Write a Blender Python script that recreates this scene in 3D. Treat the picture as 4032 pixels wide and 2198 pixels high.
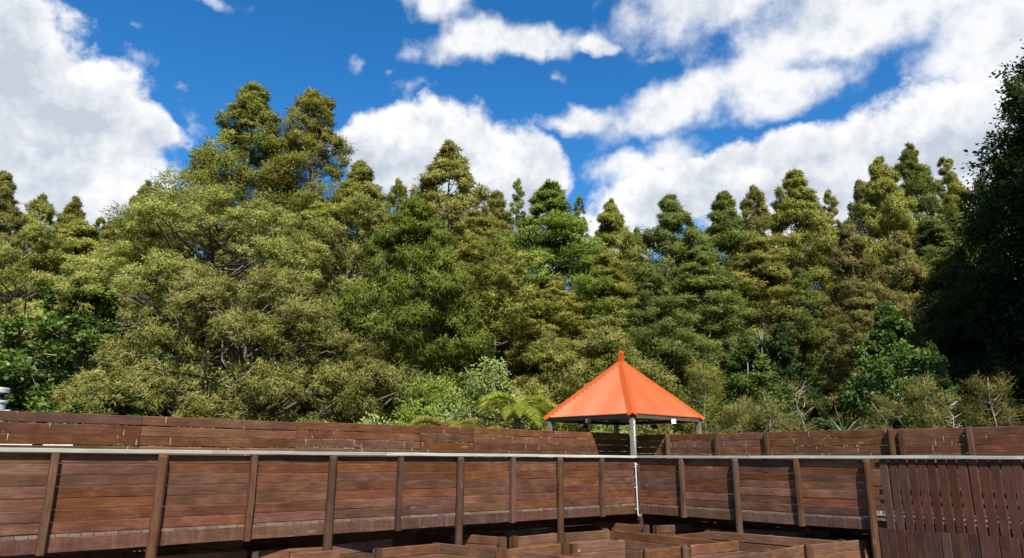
import bpy, bmesh, math, random
import numpy as np
from mathutils import Vector, Matrix

for o in list(bpy.data.objects):
    bpy.data.objects.remove(o, do_unlink=True)
SC = bpy.context.scene
COL = SC.collection
R = math.radians
EYE = 2.95

# ------------------------------------------------------------------ camera
F_PX, PITCH, ROLL = 2768.46, 0.251053, 0.0063475
cam = bpy.data.cameras.new('camera')
cam.sensor_fit = 'HORIZONTAL'
cam.sensor_width = 36.0
cam.lens = F_PX / 4032 * 36.0
cam.clip_start = 0.1
cam.clip_end = 3000
camo = bpy.data.objects.new('camera', cam)
COL.objects.link(camo)
fw = Vector((0, math.cos(PITCH), math.sin(PITCH)))
rt0 = Vector((1, 0, 0)); up0 = rt0.cross(fw)
cr, sr = math.cos(ROLL), math.sin(ROLL)
rt = rt0 * cr + up0 * sr
up = up0 * cr - rt0 * sr
M = Matrix((rt, up, -fw)).transposed().to_4x4()
M.translation = Vector((0, 0, EYE))
camo.matrix_world = M
SC.camera = camo

# ------------------------------------------------------------------ light
SUN_AZ, SUN_EL = 169.0, 48.0            # azimuth clockwise from +Y
SKY_STRENGTH = 0.1
SUN_STRENGTH = 5.0
SC.view_settings.view_transform = 'Standard'
SC.view_settings.look = 'None'
SC.view_settings.gamma = 1.0
SC.view_settings.exposure = 0.75
try:
    SC.view_settings.use_curve_mapping = False
except Exception:
    pass

sun = bpy.data.lights.new('sun', 'SUN')
sun.energy = SUN_STRENGTH
sun.angle = R(0.53)
sun.color = (1.0, 0.945, 0.86)
suno = bpy.data.objects.new('sun', sun)
COL.objects.link(suno)
sd = Vector((math.sin(R(SUN_AZ)) * math.cos(R(SUN_EL)), math.cos(R(SUN_AZ)) * math.cos(R(SUN_EL)), math.sin(R(SUN_EL))))
suno.rotation_euler = sd.to_track_quat('Z', 'Y').to_euler()
suno.location = (5, -20, 40)

# ------------------------------------------------------------------ node helpers
class NT:
    def __init__(s, tree):
        s.t = tree
    def n(s, typ, **kw):
        nd = s.t.nodes.new(typ)
        for k, v in kw.items():
            setattr(nd, k, v)
        return nd
    def put(s, nd, idx, v):
        if v is None:
            return
        sock = nd.inputs[idx]
        if hasattr(v, 'is_output') or isinstance(v, bpy.types.NodeSocket):
            s.t.links.new(v, sock)
        else:
            sock.default_value = v
    def math(s, op, a, b=None, c=None, clamp=False):
        nd = s.n('ShaderNodeMath', operation=op, use_clamp=clamp)
        s.put(nd, 0, a); s.put(nd, 1, b); s.put(nd, 2, c)
        return nd.outputs[0]
    def vmath(s, op, a, b=None, scale=None):
        nd = s.n('ShaderNodeVectorMath', operation=op)
        s.put(nd, 0, a); s.put(nd, 1, b)
        if scale is not None:
            s.put(nd, 3, scale)
        return nd.outputs[1] if op in ('LENGTH', 'DOT_PRODUCT', 'DISTANCE') else nd.outputs[0]
    def noise(s, vec, scale, detail=3.0, rough=0.55, dist=0.0, color=False, dim='3D'):
        nd = s.n('ShaderNodeTexNoise', noise_dimensions=dim)
        s.put(nd, 'Vector', vec); s.put(nd, 'Scale', scale); s.put(nd, 'Detail', detail)
        s.put(nd, 'Roughness', rough); s.put(nd, 'Distortion', dist)
        return nd.outputs['Color'] if color else nd.outputs[0]
    def mapping(s, vec, loc=(0, 0, 0), rot=(0, 0, 0), sc=(1, 1, 1), typ='POINT'):
        nd = s.n('ShaderNodeMapping', vector_type=typ)
        s.put(nd, 0, vec); s.put(nd, 1, loc); s.put(nd, 2, rot); s.put(nd, 3, sc)
        return nd.outputs[0]
    def rng(s, v, a, b, c=0.0, d=1.0, interp='SMOOTHSTEP'):
        nd = s.n('ShaderNodeMapRange', interpolation_type=interp)
        s.put(nd, 0, v); s.put(nd, 1, a); s.put(nd, 2, b); s.put(nd, 3, c); s.put(nd, 4, d)
        return nd.outputs[0]
    def mix(s, f, a, b, blend='MIX'):
        nd = s.n('ShaderNodeMix', data_type='RGBA', blend_type=blend)
        s.put(nd, 0, f); s.put(nd, 6, a); s.put(nd, 7, b)
        return nd.outputs[2]
    def ramp(s, f, stops):
        nd = s.n('ShaderNodeValToRGB')
        el = nd.color_ramp.elements
        while len(el) < len(stops):
            el.new(0.5)
        for e, (p, c) in zip(el, stops):
            e.position = p
            e.color = (c[0], c[1], c[2], 1)
        s.put(nd, 0, f)
        return nd.outputs[0]

def rgba(c):
    return (c[0], c[1], c[2], 1.0)

# ------------------------------------------------------------------ world: Nishita sky with clouds
def build_world():
    w = bpy.data.worlds.new('World')
    SC.world = w
    w.use_nodes = True
    t = w.node_tree
    t.nodes.clear()
    N = NT(t)
    out = N.n('ShaderNodeOutputWorld')
    bg = N.n('ShaderNodeBackground')
    bg.inputs[1].default_value = SKY_STRENGTH
    t.links.new(bg.outputs[0], out.inputs[0])
    sky = N.n('ShaderNodeTexSky', sky_type='NISHITA')
    sky.sun_disc = False
    sky.sun_elevation = R(SUN_EL)
    sky.sun_rotation = R(SUN_AZ)
    sky.air_density = 1.0
    sky.dust_density = 0.15
    sky.ozone_density = 4.0
    sky.altitude = 300
    hs = N.n('ShaderNodeHueSaturation')
    hs.inputs['Saturation'].default_value = 1.32
    hs.inputs['Value'].default_value = 1.08
    t.links.new(sky.outputs[0], hs.inputs['Color'])
    skyc = hs.outputs[0]
    co = N.n('ShaderNodeTexCoord').outputs['Generated']
    sp = N.n('ShaderNodeSeparateXYZ')
    t.links.new(co, sp.inputs[0])
    x, y, z = sp.outputs
    az = N.math('MULTIPLY', N.math('ARCTAN2', x, y), 57.2958)
    hyp = N.math('SQRT', N.math('ADD', N.math('MULTIPLY', x, x), N.math('MULTIPLY', y, y)))
    el = N.math('MULTIPLY', N.math('ARCTAN2', z, hyp), 57.2958)
    cb = N.n('ShaderNodeCombineXYZ')
    t.links.new(az, cb.inputs[0]); t.links.new(el, cb.inputs[1])
    ang = cb.outputs[0]
    # warps live on the view sphere itself, so they have no seam
    w1 = N.vmath('SUBTRACT', N.noise(co, 9.0, 3, 0.6, color=True), (0.5, 0.5, 0.5))
    p = N.vmath('ADD', ang, N.vmath('MULTIPLY', w1, (5.5, 4.0, 0)))
    w2 = N.vmath('SUBTRACT', N.noise(co, 34.0, 3, 0.6, color=True), (0.5, 0.5, 0.5))
    p = N.vmath('ADD', p, N.vmath('MULTIPLY', w2, (1.3, 1.0, 0)))
    C_BLOBS = [(-38.1, 26.3, 3.9, 4.2, 0), (-34.6, 23.7, 6.0, 3.4, 0), (-30.5, 23.2, 3.3, 2.4, 0), (-36.1, 19.4, 8.0, 4.2, 0),
               (-30.9, 19.0, 4.3, 3.0, 0), (-39.4, 28.6, 3.2, 2.6, 0), (-5.0, 23.0, 8.0, 4.8, 0), (-8.6, 26.0, 3.6, 2.4, 0),
               (1.4, 22.3, 3.8, 3.8, 0), (6.5, 17.2, 6.6, 2.5, 0), (-12.1, 24.4, 3.8, 3.0, 0),
               (32.6, 21.7, 9.6, 3.8, 5), (21.4, 21.6, 10.5, 2.6, 8), (15.2, 21.2, 8.8, 2.7, 6), (26.0, 18.5, 10.7, 3.5, 0),
               (38, 16, 9, 6, 0), (-44, 20, 8, 6, 0)]
    T_BLOBS = [(-7.6, 35.6, 3.6, 1.7, 0), (-3.6, 32.6, 5.2, 1.5, 10), (1.6, 33.2, 3.6, 1.4, 8), (7.2, 32.8, 2.6, 0.8, -14),
               (28.9, 31.6, 11.5, 3.6, 6), (16.5, 28.2, 9.4, 2.1, 12), (5.7, 27.3, 4.2, 1.0, 6), (11.6, 23.4, 5.0, 1.5, 4),
               (37.4, 25.6, 4.9, 6.4, 0), (24.0, 27.6, 6.0, 1.9, 10), (44, 30, 10, 5, 0), (22, 38, 12, 5, 10)]
    W_BLOBS = [(-13.9, 30.5, 1.2, 0.8, 30), (-11.5, 30.3, 0.9, 0.6, 0), (3.4, 30.5, 1.4, 0.9, 0), (-32.2, 29.9, 1.3, 0.6, 0),
               (-31.8, 27.6, 2.4, 1.2, -20), (-25.4, 33.6, 3.4, 0.7, 0), (-8.2, 29.0, 3.0, 1.3, 0), (-26.4, 24.5, 1.6, 1.7, 0),
               (-18, 36, 5, 0.7, 8), (13, 31.5, 4, 1.2, 20)]
    def field(p, blobs):
        d = None
        for (a, e, ra, re, ro) in blobs:
            l = N.vmath('LENGTH', N.mapping(p, (a, e, 0), (0, 0, R(ro)), (ra, re, 1), 'TEXTURE'))
            if d is None:
                d = l
            else:
                d = N.math('SMOOTH_MIN', d, l, 0.28)
        return d
    fb = N.noise(co, 20.0, 6, 0.62)
    fbt = N.noise(co, 13.0, 5, 0.58)
    # broken cloud beyond the frame, kept sparse to lower the fill light
    fade = N.rng(N.math('ABSOLUTE', az), 44, 58)
    gen = N.math('MULTIPLY', N.rng(N.noise(co, 3.2, 5, 0.55), 0.53, 0.63), fade)
    high = N.rng(el, 40, 47)
    gen = N.math('MAXIMUM', gen, N.math('MULTIPLY', N.rng(N.noise(co, 3.2, 5, 0.55), 0.54, 0.64), high))
    dc = N.math('SUBTRACT', 1.08, field(p, C_BLOBS))
    dcn = N.math('ADD', dc, N.math('MULTIPLY', N.math('SUBTRACT', fb, 0.5), 0.95))
    ac = N.rng(dcn, -0.04, 0.28)
    dt = N.math('SUBTRACT', 1.05, field(p, T_BLOBS))
    dtn = N.math('ADD', dt, N.math('MULTIPLY', N.math('SUBTRACT', fbt, 0.5), 2.2))
    at_ = N.math('MULTIPLY', N.rng(dtn, -0.25, 0.62), 0.96)
    dw = N.math('SUBTRACT', 0.62, field(p, W_BLOBS))
    dwn = N.math('ADD', dw, N.math('MULTIPLY', N.math('SUBTRACT', fb, 0.5), 3.4))
    aw = N.math('MULTIPLY', N.rng(dwn, -0.1, 1.1), 0.6)
    alpha = N.math('MAXIMUM', N.math('MAXIMUM', ac, at_), N.math('MAXIMUM', aw, gen))
    # billow relief: density a little nearer the sun against density here
    pu = N.vmath('ADD', p, (-0.3, 1.6, 0))
    dcu = N.math('SUBTRACT', 1.08, field(pu, C_BLOBS))
    top = N.math('SUBTRACT', dc, dcu)
    co2 = N.vmath('ADD', co, (-0.006, 0.0, 0.02))
    fb2 = N.noise(co2, 20.0, 6, 0.62)
    big1 = N.noise(co, 7.0, 4, 0.55)
    big2 = N.noise(N.vmath('ADD', co, (-0.01, 0.0, 0.045)), 7.0, 4, 0.55)
    rel = N.math('ADD', N.math('MULTIPLY', N.math('SUBTRACT', fb, fb2), 2.0), N.math('MULTIPLY', N.math('SUBTRACT', big1, big2), 2.4))
    f = N.math('ADD', N.math('ADD', 0.5, N.math('MULTIPLY', top, 0.62)), rel, clamp=False)
    f = N.math('ADD', f, N.math('MULTIPLY', N.math('SUBTRACT', 0.45, N.rng(dc, 0.0, 1.1)), 0.5))
    cc = N.ramp(f, [(0.0, (0.56, 0.62, 0.71)), (0.35, (0.69, 0.74, 0.81)), (0.65, (0.82, 0.85, 0.89)), (1.0, (0.97, 0.975, 0.98))])
    cc = N.vmath('SCALE', cc, scale=0.615 / SKY_STRENGTH)
    t.links.new(N.mix(alpha, skyc, cc), bg.inputs[0])
build_world()

# ------------------------------------------------------------------ materials
def new_mat(name):
    m = bpy.data.materials.new(name)
    m.use_nodes = True
    m.node_tree.nodes.clear()
    N = NT(m.node_tree)
    out = N.n('ShaderNodeOutputMaterial')
    return m, N, out

def principled(N, out, col, rough=0.7, bump=None, bump_s=0.3, bump_d=0.01, spec=0.3, metal=0.0):
    b = N.n('ShaderNodeBsdfPrincipled')
    N.put(b, 'Base Color', col if isinstance(col, bpy.types.NodeSocket) else rgba(col))
    N.put(b, 'Roughness', rough)
    N.put(b, 'Specular IOR Level', spec)
    N.put(b, 'Metallic', metal)
    if bump is not None:
        bp = N.n('ShaderNodeBump')
        N.put(bp, 'Strength', bump_s); N.put(bp, 'Distance', bump_d); N.put(bp, 'Height', bump)
        N.t.links.new(bp.outputs[0], b.inputs['Normal'])
    N.t.links.new(b.outputs[0], out.inputs[0])
    return b

def wood(name, dark, mid, light, streak=0.0, worn=0.0, axis='x', knots=0.5):
    m, N, out = new_mat(name)
    tc = N.n('ShaderNodeTexCoord').outputs['Object']
    rnd = N.n('ShaderNodeObjectInfo').outputs['Random']
    cb = N.n('ShaderNodeCombineXYZ')
    N.put(cb, 0, N.math('MULTIPLY', rnd, 37.0)); N.put(cb, 1, N.math('MULTIPLY', rnd, 91.0)); N.put(cb, 2, N.math('MULTIPLY', rnd, 53.0))
    p = N.vmath('ADD', tc, cb.outputs[0])
    st = {'x': (1.0, 9.0, 9.0), 'z': (9.0, 9.0, 1.0)}[axis]
    # knots: sparse cells, rings bend the grain round them
    kn = {'x': (1.6, 0.5, 4.5), 'z': (4.5, 0.5, 1.6)}[axis]
    vo = N.n('ShaderNodeTexVoronoi', voronoi_dimensions='3D')
    N.put(vo, 'Vector', N.vmath('MULTIPLY', p, kn)); N.put(vo, 'Scale', 1.0); N.put(vo, 'Randomness', 1.0)
    kd = vo.outputs['Distance']
    knot = N.rng(kd, 0.05, 0.15, 1.0, 0.0)
    ring = N.math('MULTIPLY', N.math('SINE', N.math('MULTIPLY', kd, 110.0)), N.rng(kd, 0.06, 0.36, 1.0, 0.0))
    g = N.noise(N.vmath('MULTIPLY', p, st), 3.2, 5, 0.62, 0.9)
    fine = N.noise(N.vmath('MULTIPLY', p, tuple(3.0 * q for q in st)), 9.0, 3, 0.7)
    blotch = N.noise(p, 2.3, 3, 0.6)
    v = N.math('ADD', N.math('ADD', N.math('ADD', N.math('MULTIPLY', g, 0.6), 0.1), N.math('MULTIPLY', fine, 0.22)), N.math('MULTIPLY', ring, 0.09))
    v = N.math('ADD', v, N.math('MULTIPLY', N.math('SUBTRACT', blotch, 0.5), 0.55))
    col = N.ramp(v, [(0.25, dark), (0.52, mid), (0.85, light)])
    kc = N.mix(N.rng(kd, 0.0, 0.07), rgba(tuple(q * 0.5 for q in dark)), rgba(tuple(min(1, q * 1.7) for q in light)))
    hasknot = N.rng(N.noise(N.vmath('MULTIPLY', p, tuple(k * 0.7 for k in kn)), 1.0, 1, 0.5), 0.5, 0.56)
    col = N.mix(N.math('MULTIPLY', N.math('MULTIPLY', knot, knots), hasknot), col, kc)
    # every board took the stain a little differently
    hs = N.n('ShaderNodeHueSaturation')
    N.put(hs, 'Hue', N.rng(N.math('FRACT', N.math('MULTIPLY', rnd, 7.31)), 0, 1, 0.492, 0.508, 'LINEAR'))
    N.put(hs, 'Saturation', N.rng(N.math('FRACT', N.math('MULTIPLY', rnd, 3.77)), 0, 1, 0.82, 1.08, 'LINEAR'))
    N.put(hs, 'Value', N.rng(rnd, 0, 1, 0.72, 1.24, 'LINEAR'))
    N.t.links.new(col, hs.inputs['Color'])
    col = hs.outputs[0]
    if worn:
        sx = {'x': (14.0, 6.0, 1.2), 'z': (6, 6, 1)}[axis]
        wn = N.rng(N.noise(N.vmath('MULTIPLY', p, sx), 1.3, 4, 0.65), 0.42, 0.72)
        col = N.mix(N.math('MULTIPLY', wn, worn), col, rgba((0.165, 0.120, 0.088)))
    if streak:
        # pale droppings: short vertical runs, few and far between
        sv = N.n('ShaderNodeTexVoronoi', voronoi_dimensions='2D')
        sxz = N.n('ShaderNodeSeparateXYZ'); N.t.links.new(p, sxz.inputs[0])
        c2 = N.n('ShaderNodeCombineXYZ')
        N.put(c2, 0, N.math('MULTIPLY', sxz.outputs[0], 7.0)); N.put(c2, 1, N.math('MULTIPLY', sxz.outputs[2], 3.5))
        N.put(sv, 'Vector', c2.outputs[0]); N.put(sv, 'Scale', 1.0)
        lc = N.vmath('SUBTRACT', c2.outputs[0], sv.outputs['Position'])
        lcs = N.n('ShaderNodeSeparateXYZ'); N.t.links.new(lc, lcs.inputs[0])
        ax = N.math('ABSOLUTE', lcs.outputs[0]); ay = N.math('ABSOLUTE', lcs.outputs[1])
        sel = N.n('ShaderNodeSeparateColor'); N.t.links.new(sv.outputs['Color'], sel.inputs[0])
        on = N.math('MULTIPLY', N.rng(ax, 0.022, 0.04, 1, 0), N.rng(ay, 0.05, 0.34, 1, 0))
        on = N.math('MULTIPLY', on, N.math('GREATER_THAN', sel.outputs[0], 1.0 - streak))
        col = N.mix(on, col, rgba((0.40, 0.35, 0.29)))
    hgt = N.math('ADD', N.math('MULTIPLY', g, 0.7), N.math('MULTIPLY', fine, 0.3))
    principled(N, out, col, 0.72, hgt, 0.5, 0.006, 0.12)
    return m

D_, M_, L_ = (0.041, 0.0155, 0.0070), (0.108, 0.0425, 0.0200), (0.220, 0.108, 0.060)
MAT = {}
MAT['board'] = wood('stained_board_wood', D_, M_, L_)
MAT['maze_board'] = wood('lighter_maze_board_wood', (0.048, 0.019, 0.009), (0.122, 0.054, 0.026), (0.235, 0.125, 0.072), knots=0.8)  # maze boards coloured lighter and more orange than the gallery boards
MAT['board_marked'] = wood('stained_board_with_droppings', D_, M_, L_, streak=0.15)
MAT['fascia'] = wood('worn_fascia_wood', D_, (0.084, 0.037, 0.0235), (0.155, 0.080, 0.052), worn=0.3)
MAT['post'] = wood('stained_post_wood', (0.040, 0.018, 0.009), (0.082, 0.039, 0.020), (0.150, 0.080, 0.044), axis='z', knots=0.7)
MAT['paling'] = wood('stained_paling_wood', (0.030, 0.012, 0.0075), (0.060, 0.0245, 0.0155), (0.105, 0.048, 0.031), axis='z', knots=0.3)
MAT['deck'] = wood('weathered_deck_wood', (0.10, 0.062, 0.042), (0.16, 0.105, 0.074), (0.23, 0.17, 0.125), axis='x', knots=0.3)
MAT['rail'] = wood('pale_new_timber', (0.27, 0.275, 0.215), (0.36, 0.365, 0.295), (0.46, 0.46, 0.385), knots=0.4)
MAT['grey_timber'] = wood('weathered_grey_timber', (0.115, 0.10, 0.066), (0.18, 0.16, 0.11), (0.25, 0.225, 0.165), axis='z', knots=0.3)
MAT['grey_beam'] = wood('weathered_grey_beam', (0.065, 0.055, 0.038), (0.10, 0.086, 0.06), (0.15, 0.13, 0.09), axis='x', knots=0.3)

def plain(name, col, rough=0.6, spec=0.3, metal=0.0, var=0.12, scale=6.0):
    m, N, out = new_mat(name)
    tc = N.n('ShaderNodeTexCoord').outputs['Object']
    nz = N.noise(tc, scale, 4, 0.6)
    a = tuple(c * (1 - var) for c in col); b = tuple(min(1, c * (1 + var)) for c in col)
    principled(N, out, N.ramp(nz, [(0.3, a), (0.7, b)]), rough, nz, 0.1, 0.004, spec, metal)
    return m
MAT['orange'] = plain('orange_painted_iron', (0.40, 0.070, 0.005), 0.42, 0.4, 0.0, 0.05, 3.0)
MAT['white_pvc'] = plain('white_plastic', (0.50, 0.51, 0.51), 0.4, 0.4)
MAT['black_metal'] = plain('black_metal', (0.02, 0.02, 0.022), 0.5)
MAT['lamp_glass'] = plain('pale_lamp_glass', (0.72, 0.76, 0.82), 0.2, 0.5)
MAT['white_wall'] = plain('white_painted_wall', (0.78, 0.79, 0.78), 0.7)
MAT['pale_metal'] = plain('pale_flue_metal', (0.50, 0.53, 0.53), 0.4, 0.5, 0.2)
MAT['roof_grey'] = plain('grey_roof_iron', (0.36, 0.37, 0.37), 0.5)
MAT['cap_metal'] = plain('flue_cap_metal', (0.42, 0.39, 0.36), 0.45, 0.4, 0.3)
MAT['bark'] = plain('grey_brown_bark', (0.115, 0.095, 0.072), 0.9, 0.1, 0, 0.45, 2.2)
MAT['bark_pale'] = plain('pale_lichen_bark', (0.34, 0.305, 0.235), 0.9, 0.1, 0, 0.35, 3.0)
MAT['bark_dark'] = plain('dark_bark', (0.05, 0.042, 0.034), 0.9, 0.1, 0, 0.4, 2.0)
MAT['bark_mid'] = plain('weathered_bole_bark', (0.16, 0.14, 0.10), 0.9, 0.1, 0, 0.4, 3.0)
MAT['twig'] = plain('lichen_covered_twig', (0.27, 0.235, 0.135), 0.9, 0.1, 0, 0.35, 3.0)

def leaf_mat(name, lo, mid, hi, trans=0.47, soft=0.82, hue_var=0.014, val_var=0.16, rough_gloss=0.0):
    m, N, out = new_mat(name)
    t = N.t
    tint = N.n('ShaderNodeAttribute', attribute_name='tint').outputs['Fac']
    col = N.ramp(tint, [(0.0, lo), (0.5, mid), (1.0, hi)])
    rnd = N.n('ShaderNodeObjectInfo').outputs['Random']
    hs = N.n('ShaderNodeHueSaturation')
    N.put(hs, 'Hue', N.rng(rnd, 0, 1, 0.5 - hue_var, 0.5 + hue_var, 'LINEAR'))
    N.put(hs, 'Value', N.rng(N.math('FRACT', N.math('MULTIPLY', rnd, 5.3)), 0, 1, 1 - val_var, 1 + val_var, 'LINEAR'))
    t.links.new(col, hs.inputs['Color'])
    nv = N.n('ShaderNodeAttribute', attribute_name='leaf_normal').outputs['Vector']
    vt = N.n('ShaderNodeVectorTransform', vector_type='NORMAL', convert_from='OBJECT', convert_to='WORLD')
    t.links.new(nv, vt.inputs[0])
    geo = N.n('ShaderNodeNewGeometry').outputs['Normal']
    nn = N.vmath('NORMALIZE', N.vmath('ADD', N.vmath('SCALE', N.vmath('NORMALIZE', vt.outputs[0]), scale=soft), N.vmath('SCALE', geo, scale=1 - soft)))
    df = N.n('ShaderNodeBsdfDiffuse')
    t.links.new(hs.outputs[0], df.inputs[0]); t.links.new(nn, df.inputs['Normal'])
    tr = N.n('ShaderNodeBsdfTranslucent')
    tcx = N.mix(1.0, hs.outputs[0], (1.0, 1.0, 0.55, 1.0), 'MULTIPLY')
    t.links.new(tcx, tr.inputs[0])
    mx = N.n('ShaderNodeMixShader')
    mx.inputs[0].default_value = trans
    t.links.new(df.outputs[0], mx.inputs[1]); t.links.new(tr.outputs[0], mx.inputs[2])
    last = mx.outputs[0]
    if rough_gloss:
        gl = N.n('ShaderNodeBsdfGlossy')
        gl.inputs['Roughness'].default_value = 0.45
        gl.inputs[0].default_value = (0.9, 0.95, 0.85, 1)
        m2 = N.n('ShaderNodeMixShader'); m2.inputs[0].default_value = rough_gloss
        t.links.new(last, m2.inputs[1]); t.links.new(gl.outputs[0], m2.inputs[2])
        last = m2.outputs[0]
    t.links.new(last, out.inputs[0])
    return m
MAT['leaf_olive'] = leaf_mat('olive_conifer_foliage', (0.154, 0.164, 0.032), (0.317, 0.325, 0.073), (0.484, 0.471, 0.134))
MAT['leaf_tan'] = leaf_mat('tan_olive_conifer_foliage', (0.168, 0.173, 0.040), (0.341, 0.341, 0.092), (0.523, 0.501, 0.176))
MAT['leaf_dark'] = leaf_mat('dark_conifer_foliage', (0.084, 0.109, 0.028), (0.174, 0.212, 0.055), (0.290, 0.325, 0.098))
MAT['leaf_green'] = leaf_mat('rich_green_conifer_foliage', (0.091, 0.133, 0.021), (0.210, 0.273, 0.050), (0.347, 0.411, 0.095))
MAT['leaf_brown'] = leaf_mat('brownish_conifer_foliage', (0.150, 0.145, 0.041), (0.295, 0.270, 0.088), (0.431, 0.393, 0.162))
MAT['leaf_broad'] = leaf_mat('glossy_broad_leaf', (0.034, 0.062, 0.011), (0.085, 0.138, 0.026), (0.165, 0.225, 0.052), 0.36, 0.6, 0.015, 0.15, 0.015)
MAT['leaf_lime'] = leaf_mat('lime_shrub_leaf', (0.10, 0.15, 0.022), (0.17, 0.24, 0.04), (0.26, 0.33, 0.07), 0.3, 0.4)
MAT['leaf_pale'] = leaf_mat('pale_shrub_leaf', (0.13, 0.165, 0.045), (0.22, 0.26, 0.08), (0.31, 0.345, 0.13), 0.25, 0.4)
MAT['leaf_fern'] = leaf_mat('bright_fern_frond', (0.14, 0.17, 0.02), (0.23, 0.26, 0.035), (0.32, 0.33, 0.06), 0.35, 0.2)
MAT['leaf_fern_brown'] = leaf_mat('browning_fern_frond', (0.20, 0.11, 0.035), (0.24, 0.21, 0.05), (0.24, 0.28, 0.06), 0.35, 0.2)
MAT['leaf_blade'] = leaf_mat('grey_green_blade', (0.06, 0.10, 0.05), (0.11, 0.16, 0.08), (0.2, 0.25, 0.13), 0.1, 0.1, 0.01, 0.1, 0.05)
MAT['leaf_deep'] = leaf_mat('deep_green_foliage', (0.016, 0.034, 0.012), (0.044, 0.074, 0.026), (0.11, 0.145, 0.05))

def ground_mat(name, a, b, c):
    m, N, out = new_mat(name)
    tc = N.n('ShaderNodeTexCoord').outputs['Object']
    n1 = N.noise(tc, 0.35, 5, 0.6); n2 = N.noise(tc, 9.0, 5, 0.65)
    col = N.mix(N.rng(n1, 0.4, 0.62), rgba(a), rgba(b))
    col = N.mix(N.rng(n2, 0.5, 0.75), col, rgba(c))
    principled(N, out, col, 0.95, n2, 0.6, 0.03, 0.1)
    return m
MAT['ground'] = ground_mat('forest_floor', (0.035, 0.040, 0.018), (0.055, 0.045, 0.025), (0.075, 0.085, 0.03))
MAT['gravel'] = ground_mat('maze_gravel', (0.10, 0.085, 0.07), (0.14, 0.12, 0.10), (0.19, 0.17, 0.15))

# ------------------------------------------------------------------ mesh and object helpers
def mesh_np(name, V, F, mat=None, attrs=None, smooth=False):
    """V (n,3); F list of index tuples or an int array (m,k)."""
    me = bpy.data.meshes.new(name)
    V = np.asarray(V, dtype=np.float32)
    if isinstance(F, np.ndarray):
        m, k = F.shape
        me.vertices.add(len(V)); me.vertices.foreach_set('co', V.ravel())
        me.loops.add(m * k); me.loops.foreach_set('vertex_index', F.astype(np.int32).ravel())
        me.polygons.add(m)
        me.polygons.foreach_set('loop_start', np.arange(0, m * k, k, dtype=np.int32))
        me.update(calc_edges=True)
    else:
        me.from_pydata(V.tolist(), [], F)
    if attrs:
        for k_, (typ, arr) in attrs.items():
            a = me.attributes.new(k_, typ, 'POINT')
            a.data.foreach_set('vector' if typ == 'FLOAT_VECTOR' else 'value', np.asarray(arr, dtype=np.float32).ravel())
    if smooth:
        me.polygons.foreach_set('use_smooth', np.ones(len(me.polygons), dtype=bool))
    if mat:
        me.materials.append(mat)
    return me

class MB:
    def __init__(s):
        s.v = []; s.f = []
    def add(s, verts, faces):
        b = len(s.v)
        s.v += [tuple(q) for q in verts]
        s.f += [tuple(i + b for i in q) for q in faces]
    def box(s, x0, x1, y0, y1, z0, z1):
        s.add([(x0, y0, z0), (x1, y0, z0), (x1, y1, z0), (x0, y1, z0), (x0, y0, z1), (x1, y0, z1), (x1, y1, z1), (x0, y1, z1)],
              [(0, 3, 2, 1), (4, 5, 6, 7), (0, 1, 5, 4), (1, 2, 6, 5), (2, 3, 7, 6), (3, 0, 4, 7)])
    def sweep(s, prof, stations):
        """prof: list of (a,b) pairs; stations: list of functions or (origin, A, B, scale) frames."""
        n = len(prof); b = len(s.v)
        for (o, A, B, sc) in stations:
            for (p, q) in prof:
                s.v.append(tuple(o[i] + A[i] * p * sc + B[i] * q * sc for i in range(3)))
        for k in range(len(stations) - 1):
            for i in range(n):
                j = (i + 1) % n
                s.f.append((b + k * n + i, b + k * n + j, b + (k + 1) * n + j, b + (k + 1) * n + i))
        s.f.append(tuple(b + i for i in reversed(range(n))))
        e = b + (len(stations) - 1) * n
        s.f.append(tuple(e + i for i in range(n)))
    def tube(s, pts, rad, sides=5):
        pts = [np.array(p, float) for p in pts]
        n = len(pts); b = len(s.v)
        for k, p in enumerate(pts):
            d = pts[min(k + 1, n - 1)] - pts[max(k - 1, 0)]
            d = d / (np.linalg.norm(d) + 1e-9)
            u = np.cross(d, (0, 0, 1.0) if abs(d[2]) < 0.9 else (1.0, 0, 0)); u /= np.linalg.norm(u) + 1e-9
            w = np.cross(d, u)
            r = rad[k]
            for i in range(sides):
                a = 2 * math.pi * i / sides
                s.v.append(tuple(p + r * (math.cos(a) * u + math.sin(a) * w)))
        for k in range(n - 1):
            for i in range(sides):
                j = (i + 1) % sides
                s.f.append((b + k * sides + i, b + k * sides + j, b + (k + 1) * sides + j, b + (k + 1) * sides + i))
        s.f.append(tuple(b + i for i in reversed(range(sides))))
        s.f.append(tuple(b + (n - 1) * sides + i for i in range(sides)))
    def mesh(s, name, mat, smooth=False):
        return mesh_np(name, s.v, s.f, mat, smooth=smooth)

def ob(name, data, parent=None, loc=None, rot=None, scale=None):
    o = bpy.data.objects.new(name, data)
    COL.objects.link(o)
    if parent is not None:
        o.parent = parent
    if loc is not None: o.location = loc
    if rot is not None: o.rotation_euler = rot
    if scale is not None: o.scale = scale
    return o
def tag(o, label=None, cat=None, group=None, kind=None):
    if label: o['label'] = label
    if cat: o['category'] = cat
    if group: o['group'] = group
    if kind: o['kind'] = kind
    return o
def thing(name, label, cat, loc=(0, 0, 0), rotz=0.0, group=None, scale=None):
    return tag(ob(name, None, None, loc, (0, 0, rotz), scale), label, cat, group, 'thing')

rnd = random.Random(7)

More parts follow.
